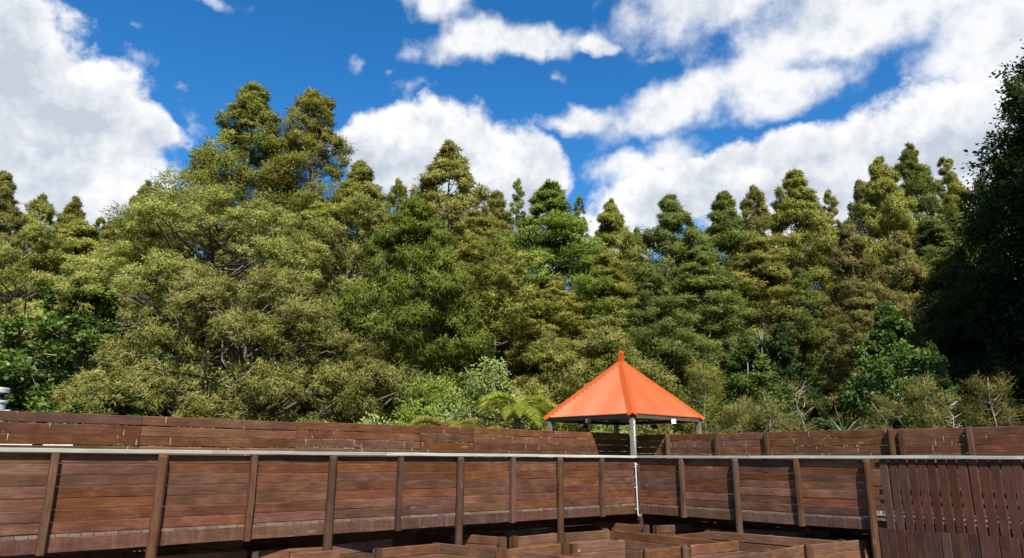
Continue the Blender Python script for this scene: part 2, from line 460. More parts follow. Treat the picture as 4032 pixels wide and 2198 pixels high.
# board along local x from 0 to L, height h from local z 0, thickness t towards -y (front at y=-t)
def board_mesh(L, h, t, mat, seed, wav=0.003, nseg=3, axis='x', chip=0.0):
    rr = random.Random(seed)
    c = min(0.011, h * 0.12)
    mb = MB()
    st = []
    b_ = 0.003
    prof = [(0, 0), (0, h), (-t + c, h), (-t, h - c), (-t, b_), (-t + b_, 0)]
    for k in range(nseg + 1):
        f = k / nseg
        dz = rr.uniform(-wav, wav); dy = rr.uniform(-wav, wav)
        if axis == 'x':
            o, A, B = (L * f, dy, dz), (0, 1, 0), (0, 0, 1)
        else:
            o, A, B = (dz, dy, L * f), (0, 1, 0), (1, 0, 0)
        st.append((o, A, B, 1.0))
    mb.sweep(prof, st)
    me = mb.mesh('board', mat)
    me.validate()
    bm = bmesh.new(); bm.from_mesh(me); bmesh.ops.recalc_face_normals(bm, faces=bm.faces); bm.to_mesh(me); bm.free()
    return me
_bc = {}
def board_variant(L, h, t, mat, nvar=4, **kw):
    k = (round(L, 3), round(h, 3), round(t, 3), mat.name, rnd.randrange(nvar), tuple(sorted(kw.items())))
    if k not in _bc:
        _bc[k] = board_mesh(L, h, t, mat, hash((k[0], k[1], k[4])) & 0xffff, **kw)
    return _bc[k]
def put_board(parent, name, x0, L, y, z, h, t, mat, jit=1.0, **kw):
    return ob(name, board_variant(L, h, t, mat, **kw), parent,
              (x0, y + rnd.uniform(-.003, .003) * jit, z + rnd.uniform(-.003, .003) * jit),
              (rnd.uniform(-.012, .012) * jit, rnd.uniform(-.0025, .0025) * jit, 0))

_pc = {}
def post_mesh(kind, H, r, seed):
    """round: three-quarter round pole with a bevelled top; flat: sawn batten. Base at z 0."""
    k = (kind, round(H, 3), round(r, 3), seed % 3)
    if k in _pc: return _pc[k]
    rr = random.Random(seed)
    mb = MB()
    if kind == 'round':
        n = 10
        prof = [(r * math.cos(2 * math.pi * i / n), r * math.sin(2 * math.pi * i / n)) for i in range(n)]
        st = []
        for j in range(6):
            f = j / 5
            st.append(((rr.uniform(-.004, .004), rr.uniform(-.004, .004), f * (H - 0.05)), (1, 0, 0), (0, 1, 0), 1.06 - 0.08 * f + rr.uniform(-.015, .015)))
        st.append(((0.0, 0.010, H), (0.9, 0, 0), (0, 0.72, 0.12), 0.97))
        mb.sweep(prof, st)
        me = mb.mesh('post', MAT['post'], smooth=False)
    else:
        c = 0.008
        prof = [(-r + c, -r), (r - c, -r), (r, -r + c), (r, r), (-r, r), (-r, -r + c)]
        st = [((rr.uniform(-.004, .004), 0, H * j / 4), (1, 0, 0), (0, 1, 0), 1.0) for j in range(5)]
        mb.sweep(prof, st)
        me = mb.mesh('post', MAT['post'])
    bm = bmesh.new(); bm.from_mesh(me); bmesh.ops.recalc_face_normals(bm, faces=bm.faces); bm.to_mesh(me); bm.free()
    _pc[k] = me
    return me

# ------------------------------------------------------------------ setting: ground sheets
def sheet(name, pts, z, mat):
    me = mesh_np(name, [(x, y, z) for x, y in pts], [tuple(range(len(pts)))], mat)
    return tag(ob(name, me), kind='structure')
g = 900
sheet('ground', [(-g, -g), (g, -g), (g, g), (-g, g)], 0.0, MAT['ground'])

CX, CY = 2.85538, 16.56035
DL = (0.7594494, 0.65056637); DR = (-0.67901068, 0.7341284)
BL = (-DL[1], DL[0]); BR = (DR[1], -DR[0])
def AB(a, b):
    return (CX + a * DL[0] + b * DR[0], CY + a * DL[1] + b * DR[1])
sheet('maze_path', [AB(-16, -12), AB(2.4, -12), AB(2.4, 2.2), AB(-16, 2.2)], 0.004, MAT['gravel'])

ROT_L = math.atan2(DL[1], DL[0])                 # local +x along the left wall towards the corner, +y away from the maze
ROT_R = math.atan2(-DR[1], -DR[0])               # local +x along the right wall towards the viewer, +y away
def zr(dz): return EYE + dz                      # heights were measured from the eye
MOD = 1.262
OL, OR = 1.918, 2.120
Z_RAIL, Z_FASC = zr(0.0995), zr(-1.15)
Z_DECK = zr(-0.928)

# ------------------------------------------------------------------ gallery, left side
def parapet(name, label, rot, x_posts, x_end0, x_end1, kinds, rail_spans, bays):
    t = thing(name, label, 'fence', (CX, CY, 0), rot)
    for (x0, x1) in bays:
        L = x1 - x0 - 0.012
        for r_ in range(7):
            z = zr(-0.928) + 0.002 + r_ * 0.1412
            h = (0.137 if r_ < 6 else 0.118) - rnd.choice((0, 0, 0.002, 0.004, 0.007))
            put_board(t, 'board', x0 + 0.006, L, 0.0, z, h, 0.026, MAT['board'])
        put_board(t, 'fascia_board', x0 + 0.006, L, -0.012, Z_FASC + 0.0, 0.178, 0.034, MAT['fascia'])
    for x, k in zip(x_posts, kinds):
        if k == 'round':
            ob('post', post_mesh('round', Z_RAIL - 0.052, 0.068, rnd.randrange(99)), t, (x, -0.105, 0.0))
        else:
            ob('post', post_mesh('flat', Z_RAIL - 0.052 - Z_FASC + 0.012, 0.043, rnd.randrange(99)), t, (x, -0.092, Z_FASC - 0.012))
    for (x0, x1) in rail_spans:
        o = put_board(t, 'handrail', x0, x1 - x0 - 0.004, 0.015, Z_RAIL - 0.050, 0.050, 0.120, MAT['rail'], jit=0.25, nseg=6)
    return t
LX = [-0.0 - MOD * k for k in range(1, 11)]
bays = [(-MOD * (k + 1), -MOD * k) for k in range(10)]
KL = ['flat' if k % 2 else 'round' for k in range(1, 11)]
# the near end runs on beyond the frame
par_l = parapet('parapet_fence', 'long sunlit brown board parapet running from the left edge to the tower corner',
                ROT_L, LX, -13, 0, KL, [(-12.62, -9.45), (-9.45, -6.6), (-6.6, -3.1), (-3.1, 0.06)], bays)
RX = [MOD * 1.01 * k for k in range(1, 5)]
KR = ['flat', 'round', 'flat', 'round']
bays_r = [(MOD * 1.01 * k, MOD * 1.01 * (k + 1)) for k in range(4)]
par_r = parapet('parapet_fence', 'shaded brown board parapet right of the white pipe, between tower corner and the upright palings',
                ROT_R, RX, 0, 5.1, KR, [(0.065, 2.9), (2.9, 6.1), (6.1, 9.2)], bays_r)
ob('post', post_mesh('round', Z_RAIL - 0.052, 0.068, 5), par_l, (0.0, -0.06, 0.0))

# paling screen closing the right-hand end
def palings():
    t = thing('paling_screen', 'upper row of spaced upright brown palings at the right end below the pale handrail', 'fence', (CX, CY, 0), ROT_R)
    x = 5.30
    i = 0
    while x < 9.1:
        w = 0.128 + rnd.uniform(-.006, .005)
        zb = zr(-1.30)
        L = Z_RAIL - 0.056 - zb
        o = ob('paling', board_variant(L, w, 0.022, MAT['paling'], axis='z', nseg=4), t, (x, -0.03 + rnd.uniform(-.004, .004), zb), (0, rnd.uniform(-.006, .006), rnd.uniform(-.02, .02)))
        x += 0.1495
        i += 1
    for z, h, mat, nm in ((zr(-0.875), 0.045, MAT['rail'], 'pale_bearer'), (zr(-0.10), 0.09, MAT['board'], 'cross_rail'), (zr(-0.55), 0.09, MAT['board'], 'cross_rail'), (zr(-0.70), 0.06, MAT['board'], 'cross_rail')):
        put_board(t, nm, 5.2, 3.9, 0.03, z, h, 0.04, mat, jit=0.3)
    t2 = thing('paling_screen', 'lower row of close set upright brown palings in the bottom right corner', 'fence', (CX, CY, 0), ROT_R)
    x = 5.19
    while x < 9.1:
        w = 0.1315
        z1 = zr(-1.098) + rnd.uniform(-.006, .006)
        ob('paling', board_variant(1.80, w, 0.024, MAT['paling'], axis='z', nseg=4), t2, (x, -0.095 + rnd.uniform(-.006, .004), z1 - 1.80), (0, rnd.uniform(-.006, .006), rnd.uniform(-.035, .035)))
        x += 0.1337
    put_board(t2, 'cross_rail', 5.19, 3.9, -0.06, zr(-1.4), 0.09, 0.03, MAT['board'])
palings()

# walkway decks: boards run across, their ends show over the fascia
def deck(name, label, rot, x0, x1, depth, dz):
    t = thing(name, label, 'walkway', (CX, CY, 0), rot)
    n = int((x1 - x0) / 0.1402)
    me = [board_mesh(depth, 0.133, 0.04, MAT['deck'], 70 + k, wav=0.001, nseg=1) for k in range(3)]
    for k in range(n):
        o = ob('deck_board', me[rnd.randrange(3)], t, (x0 + k * 0.1402 + 0.1367, -0.034 - rnd.uniform(0, .014), Z_DECK - 0.005 + dz + rnd.uniform(-.004, 0.0)))
        o.rotation_euler = (0, 0, 0)
        # local x of the board -> +y of the gallery; its height -> -x; its thickness hangs down
        o.matrix_local = Matrix.Translation(o.location) @ Matrix(((0, 0, -1, 0), (1, 0, 0, 0), (0, 1, 0, 0), (0, 0, 0, 1)))
    for y in (0.06, depth * 0.5, depth - 0.12):
        put_board(t, 'joist', x0, x1 - x0, y, Z_DECK - 0.05 + dz - 0.15, 0.14, 0.045, MAT['board'], jit=0.2)
    return t
deck('walkway_deck', 'brown plank walkway behind the long left parapet, plank ends showing above the fascia', ROT_L, -12.62, 2.05, OL - 0.01, 0)
deck('walkway_deck', 'brown plank walkway behind the shaded right parapet, plank ends showing above the fascia', ROT_R, 0.02, 9.2, OR - 0.03, -0.006)

# back walls
def back_wall(label, rot, off, spans, posts, tops, mat, seed):
    t = thing('board_wall', label, 'fence', (CX, CY, 0), rot)
    for (x0, x1), top in zip(spans, tops):
        pit = 0.1585
        for r_ in range(18):
            h = pit - (rnd.uniform(0.004, 0.012) if x0 > -7.4 or rot == ROT_R else rnd.choice((0.005, 0.013, 0.018))) if r_ < 6 else pit - 0.003
            z = zr(top) - (r_ + 1) * pit + (pit - h)
            if z < 0.05: continue
            put_board(t, 'board', x0 + 0.003, x1 - x0 - 0.006, off + 0.012 + rnd.uniform(-.006, .006), z, h, 0.024, mat if r_ < 4 else MAT['board'], nseg=4, nvar=6)
    for x, kind, side, top in posts:
        r = 0.068 if kind == 'round' else 0.045
        y = off - 0.024 - r if side < 0 else off + 0.02 + r
        ob('post', post_mesh(kind, zr(top), r, rnd.randrange(99)), t, (x, y, 0.0))
    return t
spL = [(-12.63, -9.94), (-9.94, -7.33), (-7.33, -4.62), (-4.62, -3.2), (-3.2, 0.75), (0.75, 2.06)]
back_wall('sunlit brown board wall behind the left walkway, marked with pale bird streaks', ROT_L, OL, spL,
          [(-12.6, 'round', 1, 0.6), (-11.3, 'round', 1, 0.6), (-9.94, 'round', 1, 0.6), (-8.6, 'round', 1, 0.6), (-7.33, 'round', 1, 0.62), (-6.0, 'round', 1, .6), (-4.62, 'round', 1, 0.62), (-3.2, 'round', 1, 0.62), (-0.6, 'round', 1, .62)],
          [0.640, 0.640, 0.660, 0.668, 0.674, 0.690], MAT['board_marked'], 1)
spR = [(-1.86, -0.55), (-0.55, 0.83), (0.83, 2.12), (2.12, 4.83), (4.83, 6.2), (6.2, 9.2)]
back_wall('dark brown board wall behind the right walkway with upright posts against it', ROT_R, OR, spR,
          [(-0.53, 'round', -1, 0.635), (0.86, 'flat', -1, 0.63), (2.14, 'flat', -1, 0.64), (4.80, 'round', -1, 0.655), (4.99, 'flat', -1, 0.62), (6.18, 'flat', -1, 0.655), (8.8, 'round', -1, .65)],
          [0.640, 0.636, 0.630, 0.640, 0.640, 0.636], MAT['board_marked'], 2)

# ------------------------------------------------------------------ tower with the orange roof
def tower():
    t = thing('lookout_tower', 'square lookout shelter with orange corrugated pyramid roof on weathered posts at the walkway corner', 'tower', (*AB(0, 0), 0), 0)
    base = Vector((*AB(0, 0), 0))
    A0, B0 = 0.53, 0.49
    SA, SB = 2.79, 2.87
    ze, za = zr(1.12), zr(2.63)
    def L(a, b, z):
        x, y = AB(A0 + a, B0 + b)
        return np.array((x - base.x, y - base.y, z))
    ov = 0.05
    cor = [L(-ov, -ov, ze), L(SA, -ov, ze), L(SA, SB, ze), L(-ov, SB, ze)]
    ac, bc = SA / 2 - 0.03, SB / 2 - 0.02
    apex = L(ac, bc, za)
    rn = 40
    for k in range(4):
        p, q = cor[k], cor[(k + 1) % 4]
        e = q - p; Lw = np.linalg.norm(e); e = e / Lw
        mid = (p + q) / 2
        upv = apex - mid; upv = upv - e * upv.dot(e); Hs = np.linalg.norm(upv); upv = upv / Hs
        nrm = np.cross(e, upv)
        if nrm[2] < 0: nrm = -nrm
        ax = (apex - p).dot(e)
        NC = int(Lw / 0.085) * 8
        V = []; Fc = []
        for i in range(NC + 1):
            x = Lw * i / NC
            h = Hs * (x / ax if x < ax else (Lw - x) / (Lw - ax))
            off = 0.019 * math.cos(2 * math.pi * x / 0.085)
            lo = p + e * x - upv * 0.03 + nrm * off
            hi = p + e * x + upv * max(h, 0.0) + nrm * off
            V += [lo, hi, lo - nrm * 0.004, hi - nrm * 0.004]
        for i in range(NC):
            a = 4 * i; b = a + 4
            Fc += [(a, b, b + 1, a + 1), (a + 2, a + 3, b + 3, b + 2), (a, a + 2, b + 2, b)]
        ob('roof_panel', mesh_np('roof_panel', V, Fc, MAT['orange'], smooth=False), t)
        # hip cap: folded strip over the corner
        hp = p
        dirv = apex - hp; Lh = np.linalg.norm(dirv); dirv /= Lh
        nxt = cor[(k + 1) % 4] - hp; prv = cor[k - 1] - hp
        def perp(v):
            v = v / np.linalg.norm(v); v = v - dirv * v.dot(dirv); return v / np.linalg.norm(v)
        s1, s2 = perp(nxt), perp(prv)
        outn = -(s1 + s2); outn /= np.linalg.norm(outn)
        w = 0.13; lift = 0.026
        V = []
        for f_, ww in ((-0.03, w), (0.5, w), (1.0, w * 0.8)):
            c = hp + dirv * Lh * f_
            ctr = c + outn * (lift + 0.012)
            V += [c + s1 * ww + outn * lift * 0.72, ctr, c + s2 * ww + outn * lift * 0.72,
                  c + s1 * ww - outn * 0.0, c - outn * 0.0, c + s2 * ww - outn * 0.0]
        Fc = []
        for i in range(2):
            a = 6 * i; b = a + 6
            Fc += [(a, b, b + 1, a + 1), (a + 1, b + 1, b + 2, a + 2), (a + 3, b + 3, b, a), (a + 2, b + 2, b + 5, a + 5)]
        Fc += [(0, 1, 4, 3), (1, 2, 5, 4)]
        ob('hip_cap', mesh_np('hip_cap', V, Fc, MAT['orange']), t)
    # finial: square upright with a chisel top
    mb = MB()
    a_ = apex; wz = 0.058
    u = np.array((BL[0] * 0 + DL[0], DL[1], 0.0)); v = np.array((DR[0], DR[1], 0.0))
    prof = [(-wz, -wz), (wz, -wz), (wz, wz), (-wz, wz)]
    mb.sweep(prof, [(a_ + np.array((0, 0, -0.22)), u, v, 1.0), (a_ + np.array((0, 0, 0.0)), u, v, 0.95), (a_ + np.array((0, 0, 0.215)), u, v, 0.92), (a_ + np.array((0, 0, 0.27)), u, v, 0.45)])
    ob('finial', mb.mesh('finial', MAT['orange']), t)
    # eave beams
    for (p, q) in ((L(0, 0.0, ze), L(SA - .05, 0.0, ze)), (L(0, 0, ze), L(0, SB - .05, ze)), (L(SA - .08, 0.0, ze), L(SA - .08, SB - .05, ze)), (L(0, SB - .08, ze), L(SA - .08, SB - .08, ze))):
        d = q - p; Ln = np.linalg.norm(d)
        me = board_mesh(Ln - 0.05, 0.095, 0.045, MAT['grey_beam'], rnd.randrange(99))
        o = ob('eave_beam', me, t, tuple(p + d / Ln * 0.025 + np.array((0, 0, -0.135))), (0, 0, math.atan2(d[1], d[0])))
    # flat black sheet closing the roof underside
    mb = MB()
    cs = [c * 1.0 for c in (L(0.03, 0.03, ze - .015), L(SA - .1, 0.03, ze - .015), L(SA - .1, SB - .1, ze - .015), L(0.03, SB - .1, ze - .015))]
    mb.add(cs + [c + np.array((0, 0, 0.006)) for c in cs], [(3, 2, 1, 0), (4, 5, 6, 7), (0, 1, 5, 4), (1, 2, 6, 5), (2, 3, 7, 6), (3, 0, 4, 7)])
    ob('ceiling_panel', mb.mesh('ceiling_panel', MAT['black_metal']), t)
    for (a, b, zb) in ((0.0, 0.0, Z_DECK + 0.003), (SA - .09, 0.0, 0.0), (SA - .09, SB - .09, 0.0), (0.01, SB - .09, 0.0)):
        mb = MB(); h = 0.052
        z1 = ze - 0.137
        mb.sweep([(-h + .006, -h), (h - .006, -h), (h, -h + .006), (h, h - .006), (h - .006, h), (-h + .006, h), (-h, h - .006), (-h, -h + .006)],
                 [((0, 0, (z1 - zb) * j / 4), u, v, 1.0) for j in range(5)])
        p = L(a, b, zb)
        ob('post', mb.mesh('post', MAT['grey_timber']), t, tuple(p))
    return t
tower()

# white conduit down the front post
def conduit():
    t = thing('conduit_pipe', 'thin white plastic pipe clipped down the front tower post, hooked at its bottom end', 'pipe', (*AB(0, 0), 0), ROT_R)
    mb = MB()
    z0, z1 = zr(0.92), Z_RAIL + 0.0
    f_ = Vector(AB(0.53, 0.49)) - Vector(AB(0, 0))
    ca, sa_ = math.cos(-ROT_R), math.sin(-ROT_R)
    fx, fy = f_.x * ca - f_.y * sa_, f_.x * sa_ + f_.y * ca
    z1 = zr(-0.05)
    mb.tube([(fx + 0.070, fy - 0.03, z0), (fx + 0.071, fy - 0.03, (z0 + z1) / 2), (fx + 0.072, fy - 0.03, z1)], [0.014] * 3, 8)
    mb.tube([(fx + 0.072, fy - 0.03, z1 - 0.002), (0.075, -0.03, z1 - 0.06), (0.066, -0.118, zr(-0.075))], [0.013] * 3, 8)
    ob('upper_pipe', mb.mesh('upper_pipe', MAT['white_pvc'], True), t)
    mb = MB()
    mb.tube([(0.066, -0.125, zr(-0.06)), (0.085, -0.135, zr(-0.10)), (0.092, -0.135, zr(-0.5)), (0.10, -0.135, zr(-1.14)), (0.115, -0.135, zr(-1.185)), (0.17, -0.135, zr(-1.20)), (0.198, -0.135, zr(-1.18)), (0.205, -0.135, zr(-1.15))], [0.014] * 8, 8)
    ob('lower_pipe', mb.mesh('lower_pipe', MAT['white_pvc'], True), t)
    for z in (-0.16, -0.6, -1.06):
        mb = MB(); mb.box(0.05, 0.11, -0.152, -0.118, zr(z), zr(z) + 0.022)
        ob('clip', mb.mesh('clip', MAT['white_pvc']), t)
    for z in (0.82, 0.45):
        mb = MB(); mb.box(fx + 0.048, fx + 0.09, fy - 0.047, fy - 0.012, zr(z), zr(z) + 0.02)
        ob('clip', mb.mesh('clip', MAT['white_pvc']), t)
conduit()

def floodlight(label, a, b, z, yaw, tilt, w=0.15, h=0.11, dark=False):
    t = thing('floodlight', label, 'floodlight', (*AB(a, b), zr(z)), yaw, 'floodlights under the tower eaves')
    c, s = math.cos(tilt), math.sin(tilt)
    def rotp(p):
        x, y, z_ = p
        return (x, y * c - z_ * s, y * s + z_ * c)
    def bx(name, x0, x1, y0, y1, z0, z1, mat):
        mb = MB(); mb.box(x0, x1, y0, y1, z0, z1)
        mb.v = [rotp(p) for p in mb.v]
        return ob(name, mb.mesh(name, mat), t)
    bx('housing', -w / 2, w / 2, -0.03, 0.025, -h / 2, h / 2, MAT['black_metal'])
    bx('lens', -w / 2 + .008, w / 2 - .008, -0.036, -0.031, -h / 2 + .008, h / 2 - .008, MAT['black_metal'] if dark else MAT['lamp_glass'])
    for k in range(5):
        x = -w / 2 + 0.02 + k * (w - 0.04) / 4
        bx('cooling_fin', x - .004, x + .004, 0.026, 0.05, -h / 2 + .01, h / 2 - .01, MAT['black_metal'])
    mb = MB(); mb.box(-0.012, 0.012, -0.01, 0.09, h / 2 + .002, h / 2 + .014)
    ob('bracket', mb.mesh('bracket', MAT['black_metal']), t)
yl = ROT_L; yr = ROT_R
floodlight('white faced floodlight under the front left eave of the orange roof', 0.42, 1.80, 0.955, yr + R(-90) + R(90) - R(60), R(-14), 0.17, 0.12)
floodlight('white faced floodlight under the front right eave of the orange roof', 2.0, 0.39, 0.955, yl - R(35), R(-4), 0.13, 0.13)
floodlight('small black floodlight hanging below the rear left eave of the orange roof', 1.85, 3.2, 0.90, yl, R(10), 0.15, 0.1, True)
floodlight('small black floodlight hanging below the rear right eave of the orange roof', 3.15, 1.85, 0.90, yr, R(10), 0.16, 0.1, True)

# ------------------------------------------------------------------ maze walls
ZM = zr(-1.33)
def maze_wall(label, a0, b0, a1, b1, top=0.0, posts=((0, 'flat', 1), (1, 'flat', 1)), gap=0.004, rows=9):
    p = Vector((*AB(a0, b0), 0)); q = Vector((*AB(a1, b1), 0))
    d = q - p; L = d.length
    t = thing('maze_wall', label, 'wall', tuple(p), math.atan2(d.y, d.x))
    pit = 0.158
    for r_ in range(rows):
        z = ZM + top - (r_ + 1) * pit
        if z < 0.03: break
        n = max(1, round(L / 1.9))
        for k in range(n):
            put_board(t, 'board', L * k / n, L / n - 0.004, 0.0, z, pit - gap - rnd.uniform(0, 0.007), 0.028, MAT['maze_board'])
    for f, kind, side in posts:
        r = 0.062 if kind == 'round' else 0.048
        y = -0.032 - r if side < 0 else 0.004 + r
        x = min(max(L * f, r), L - r)
        ob('post', post_mesh(kind, ZM + top + rnd.uniform(-.005, .02), r, rnd.randrange(99)), t, (x, y, 0))
    return t
MW = [
    ('sunlit maze wall at the bottom left below the second round parapet post', -10.15, 0.46, -8.62, 0.38, 0.0, ((0.96, 'round', 1),)),
    ('short maze wall end under the left walkway beside a capped post', -9.05, 1.5, -8.62, 0.52, 0.12, ((0.0, 'flat', 1),)),
    ('sunlit maze wall along the bottom edge left of the third round parapet post', -8.62, 0.24, -7.56, 0.0, 0.0, ((0.0, 'flat', -1),)),
    ('low maze wall stub cut by the bottom edge with a pale topped post', -8.35, -0.45, -7.60, -0.52, 0.0, ((0.1, 'flat', 1),)),
    ('maze wall reaching right from the foot of the third round parapet post, square open end', -7.50, 0.12, -6.12, 0.36, 0.0, ((0.94, 'flat', 1),)),
    ('sunlit maze wall along the bottom edge left of the mid bottom corner', -7.12, -0.66, -5.87, -0.67, 0.0, ((0.0, 'flat', -1), (0.97, 'flat', 1))),
    ('shaded maze wall running toward the viewer from the mid bottom corner, sagging second board', -5.87, -0.68, -5.60, -1.95, 0.0, ((1.0, 'flat', -1),)),
    ('shaded maze wall below the fourth round parapet post, ending at a square post', -4.66, 0.60, -4.43, -0.66, 0.0, ((1.0, 'flat', -1),)),
    ('maze wall just under the left parapet between the fourth and fifth round posts', -3.62, 0.35, -2.44, 0.20, 0.0, ((0.0, 'flat', 1),)),
    ('sunlit two board maze wall left of the middle stub with the flat post', -4.40, -0.70, -3.13, -0.66, 0.0, ((0.0, 'flat', -1), (1.0, 'flat', -1))),
    ('short sunlit maze wall with a raised post on its far end', -3.12, -0.70, -1.93, -0.82, 0.0, ((0.02, 'flat', -1), (0.97, 'flat', 1))),
    ('sunlit maze wall meeting the long shaded one in the bottom middle', -5.60, -1.97, -4.32, -1.92, 0.0, ((1.0, 'flat', -1),)),
    ('large knotted maze wall with a broad flat post at its left end, bottom middle', -4.30, -2.02, -3.16, -2.22, 0.0, ((0.0, 'flat', -1), (0.95, 'flat', 1))),
    ('shaded maze wall sloping into the bottom edge below the knotted wall', -5.56, -2.20, -5.38, -3.18, 0.0, ((1.0, 'flat', 1),)),
    ('maze wall barely showing at the bottom edge with a bright upper edge', -5.95, -3.12, -5.24, -3.18, 0.0, ((1.0, 'flat', 1),)),
    ('shaded maze wall running from under the tower post toward the viewer', -0.66, 0.64, -0.53, -0.72, 0.0, ((0.0, 'flat', 1), (1.0, 'flat', -1))),
    ('sunlit maze wall with a knot hole below the hooked end of the white pipe', -0.53, -0.80, 0.56, -0.99, 0.0, ((0.0, 'flat', -1), (0.9, 'flat', 1))),
    ('long shaded maze wall crossing the middle of the maze below the tower', -1.91, -0.95, -2.02, -3.42, 0.0, ((0.52, 'flat', 1),)),
    ('sunlit maze wall behind the long shaded one, pale cap at its far end', -1.93, -2.22, -0.56, -2.22, 0.0, ((0.97, 'flat', 1),)),
    ('long shaded maze wall from the pale capped corner toward the right', -0.56, -2.25, -0.38, -4.62, 0.0, ((0.48, 'flat', 1),)),
    ('bright maze wall between two round topped posts at the bottom', -4.10, -3.30, -3.00, -3.29, 0.0, ((0.0, 'round', -1), (1.0, 'round', -1))),
    ('bright maze wall right of the round topped post, with a bleached knot', -2.96, -3.40, -1.76, -3.52, 0.0, ((0.95, 'flat', 1),)),
    ('split topped maze wall along the bottom edge right of centre', -4.10, -4.48, -2.68, -4.62, 0.0, ((1.0, 'flat', 1),)),
    ('bright maze wall left of the dark round post near the right palings', -2.66, -4.60, -1.38, -4.50, 0.0, ((0.05, 'flat', 1), (1.0, 'round', -1))),
    ('bright maze wall reaching the right palings from the dark round post', -1.34, -4.58, 0.30, -4.78, 0.0, ((0.6, 'flat', 1),)),
    ('shaded maze wall under the right parapet ending in a splintered post', 0.31, -2.35, 0.72, -3.46, 0.0, ((1.0, 'flat', -1),)),
    ('low maze wall half hidden under the right walkway', 0.95, -2.9, 1.0, -3.8, 0.03, ((0.0, 'flat', -1),)),
]
for w_ in MW:
    maze_wall(*w_)

# ------------------------------------------------------------------ white shed and flue beyond the left wall
def shed():
    t = thing('white_shed', 'white walled shed glimpsed through the board gaps behind the left wall', 'shed', (-13.2, 13.8, 0), R(41))
    mb = MB(); mb.box(-6.5, 4.2, 0.0, 3.2, 0.0, zr(0.52))
    ob('wall', mb.mesh('wall', MAT['white_wall']), t)
    mb = MB()
    x0, x1, y0, y1, ze, zt = -6.7, 4.4, -0.2, 3.4, zr(0.523), zr(0.64)
    mb.add([(x0, y0, ze), (x1, y0, ze), (x1, y1, ze), (x0, y1, ze), (x0, (y0 + y1) / 2, zt), (x1, (y0 + y1) / 2, zt)],
           [(0, 1, 5, 4), (2, 3, 4, 5), (0, 4, 3), (1, 2, 5), (0, 3, 2, 1)])
    ob('roof', mb.mesh('roof', MAT['roof_grey']), t)
    f = thing('flue_pipe', 'white flue pipe with a grey banded cap at the left edge above the wall', 'flue', (-9.80, 13.6, 0), 0)
    mb = MB(); mb.tube([(0, 0, zr(0.3)), (0, 0, zr(0.98))], [0.14, 0.14], 20)
    ob('pipe', mb.mesh('pipe', MAT['pale_metal'], False), f)
    for z0, z1, r, m in ((0.985, 1.03, 0.165, 'pale_metal'), (1.035, 1.13, 0.10, 'black_metal'), (1.135, 1.17, 0.15, 'black_metal'), (1.172, 1.27, 0.165, 'cap_metal')):
        mb = MB(); mb.tube([(0, 0, zr(z0)), (0, 0, zr(z0 + (z1 - z0) * .75)), (0, 0, zr(z1))], [r, r, r * 0.9], 18)
        ob('cap_ring', mb.mesh('cap_ring', MAT[m]), f)
    mb = MB(); mb.tube([(0.15, 0, zr(0.84)), (0.27, -0.01, zr(0.845))], [0.012, 0.012], 6)
    ob('stay_rod', mb.mesh('stay_rod', MAT['white_pvc']), f)
shed()

# ------------------------------------------------------------------ vegetation
def unit(v):
    return v / (np.linalg.norm(v, axis=-1, keepdims=True) + 1e-9)

def leaves(rng, centers, sizes, n_sub, n_leaf, ll, lw, droop=0.35, flat=0.7, quad=False, upb=0.3, spread=0.3, axis=None, tint_z=0.0):
    """Foliage sprays on clumps. centers (N,3), sizes (N,)."""
    Nc = len(centers)
    v = unit(rng.normal(size=(Nc, n_sub, 3)))
    outw = centers.copy()
    if axis is not None:
        outw = centers - axis
    outw[:, 2] = 0
    outw = unit(outw)
    v = unit(v + outw[:, None, :] * 0.55 + np.array((0, 0, upb)))
    sc = np.array((1, 1, flat))
    rad = rng.uniform(0.55, 1.0, size=(Nc, n_sub, 1))
    sub = centers[:, None, :] + v * sizes[:, None, None] * rad * sc
    q = rng.normal(size=(Nc, n_sub, n_leaf, 3)) * np.array((1, 1, 0.75)) * 0.6
    pos = sub[:, :, None, :] + q * sizes[:, None, None, None] * spread
    nrm = unit(q * 0.9 + v[:, :, None, :] * 0.7 + np.array((0, 0, 0.25)) + rng.normal(size=pos.shape) * 0.22)
    d = unit(v[:, :, None, :] * 0.6 + unit(q) * 0.5 + rng.normal(size=pos.shape) * 0.55 + np.array((0, 0, -droop)))
    side = unit(np.cross(d, rng.normal(size=pos.shape)))
    ln = ll * rng.uniform(0.6, 1.25, size=pos.shape[:3] + (1,))
    wd = lw * rng.uniform(0.7, 1.3, size=pos.shape[:3] + (1,))
    tint = np.clip(0.5 + rng.normal(size=(Nc, 1, 1)) * 0.13 + rng.normal(size=(Nc, n_sub, 1)) * 0.16 + rng.normal(size=pos.shape[:3]) * 0.14, 0, 1)
    pos = pos.reshape(-1, 3); d = d.reshape(-1, 3); side = side.reshape(-1, 3); ln = ln.reshape(-1, 1); wd = wd.reshape(-1, 1)
    nrm = nrm.reshape(-1, 3); tint = tint.reshape(-1)
    k = 4 if quad else 3
    V = np.empty((len(pos), k, 3), np.float32)
    if quad:
        V[:, 0] = pos; V[:, 1] = pos + d * ln * 0.5 + side * wd * 0.5; V[:, 2] = pos + d * ln; V[:, 3] = pos + d * ln * 0.5 - side * wd * 0.5
    else:
        V[:, 0] = pos - side * wd * 0.5; V[:, 1] = pos + side * wd * 0.5; V[:, 2] = pos + d * ln
    Nn = np.repeat(nrm[:, None, :], k, 1)
    T = np.repeat(tint[:, None], k, 1)
    return V.reshape(-1, 3), Nn.reshape(-1, 3), T.reshape(-1), k

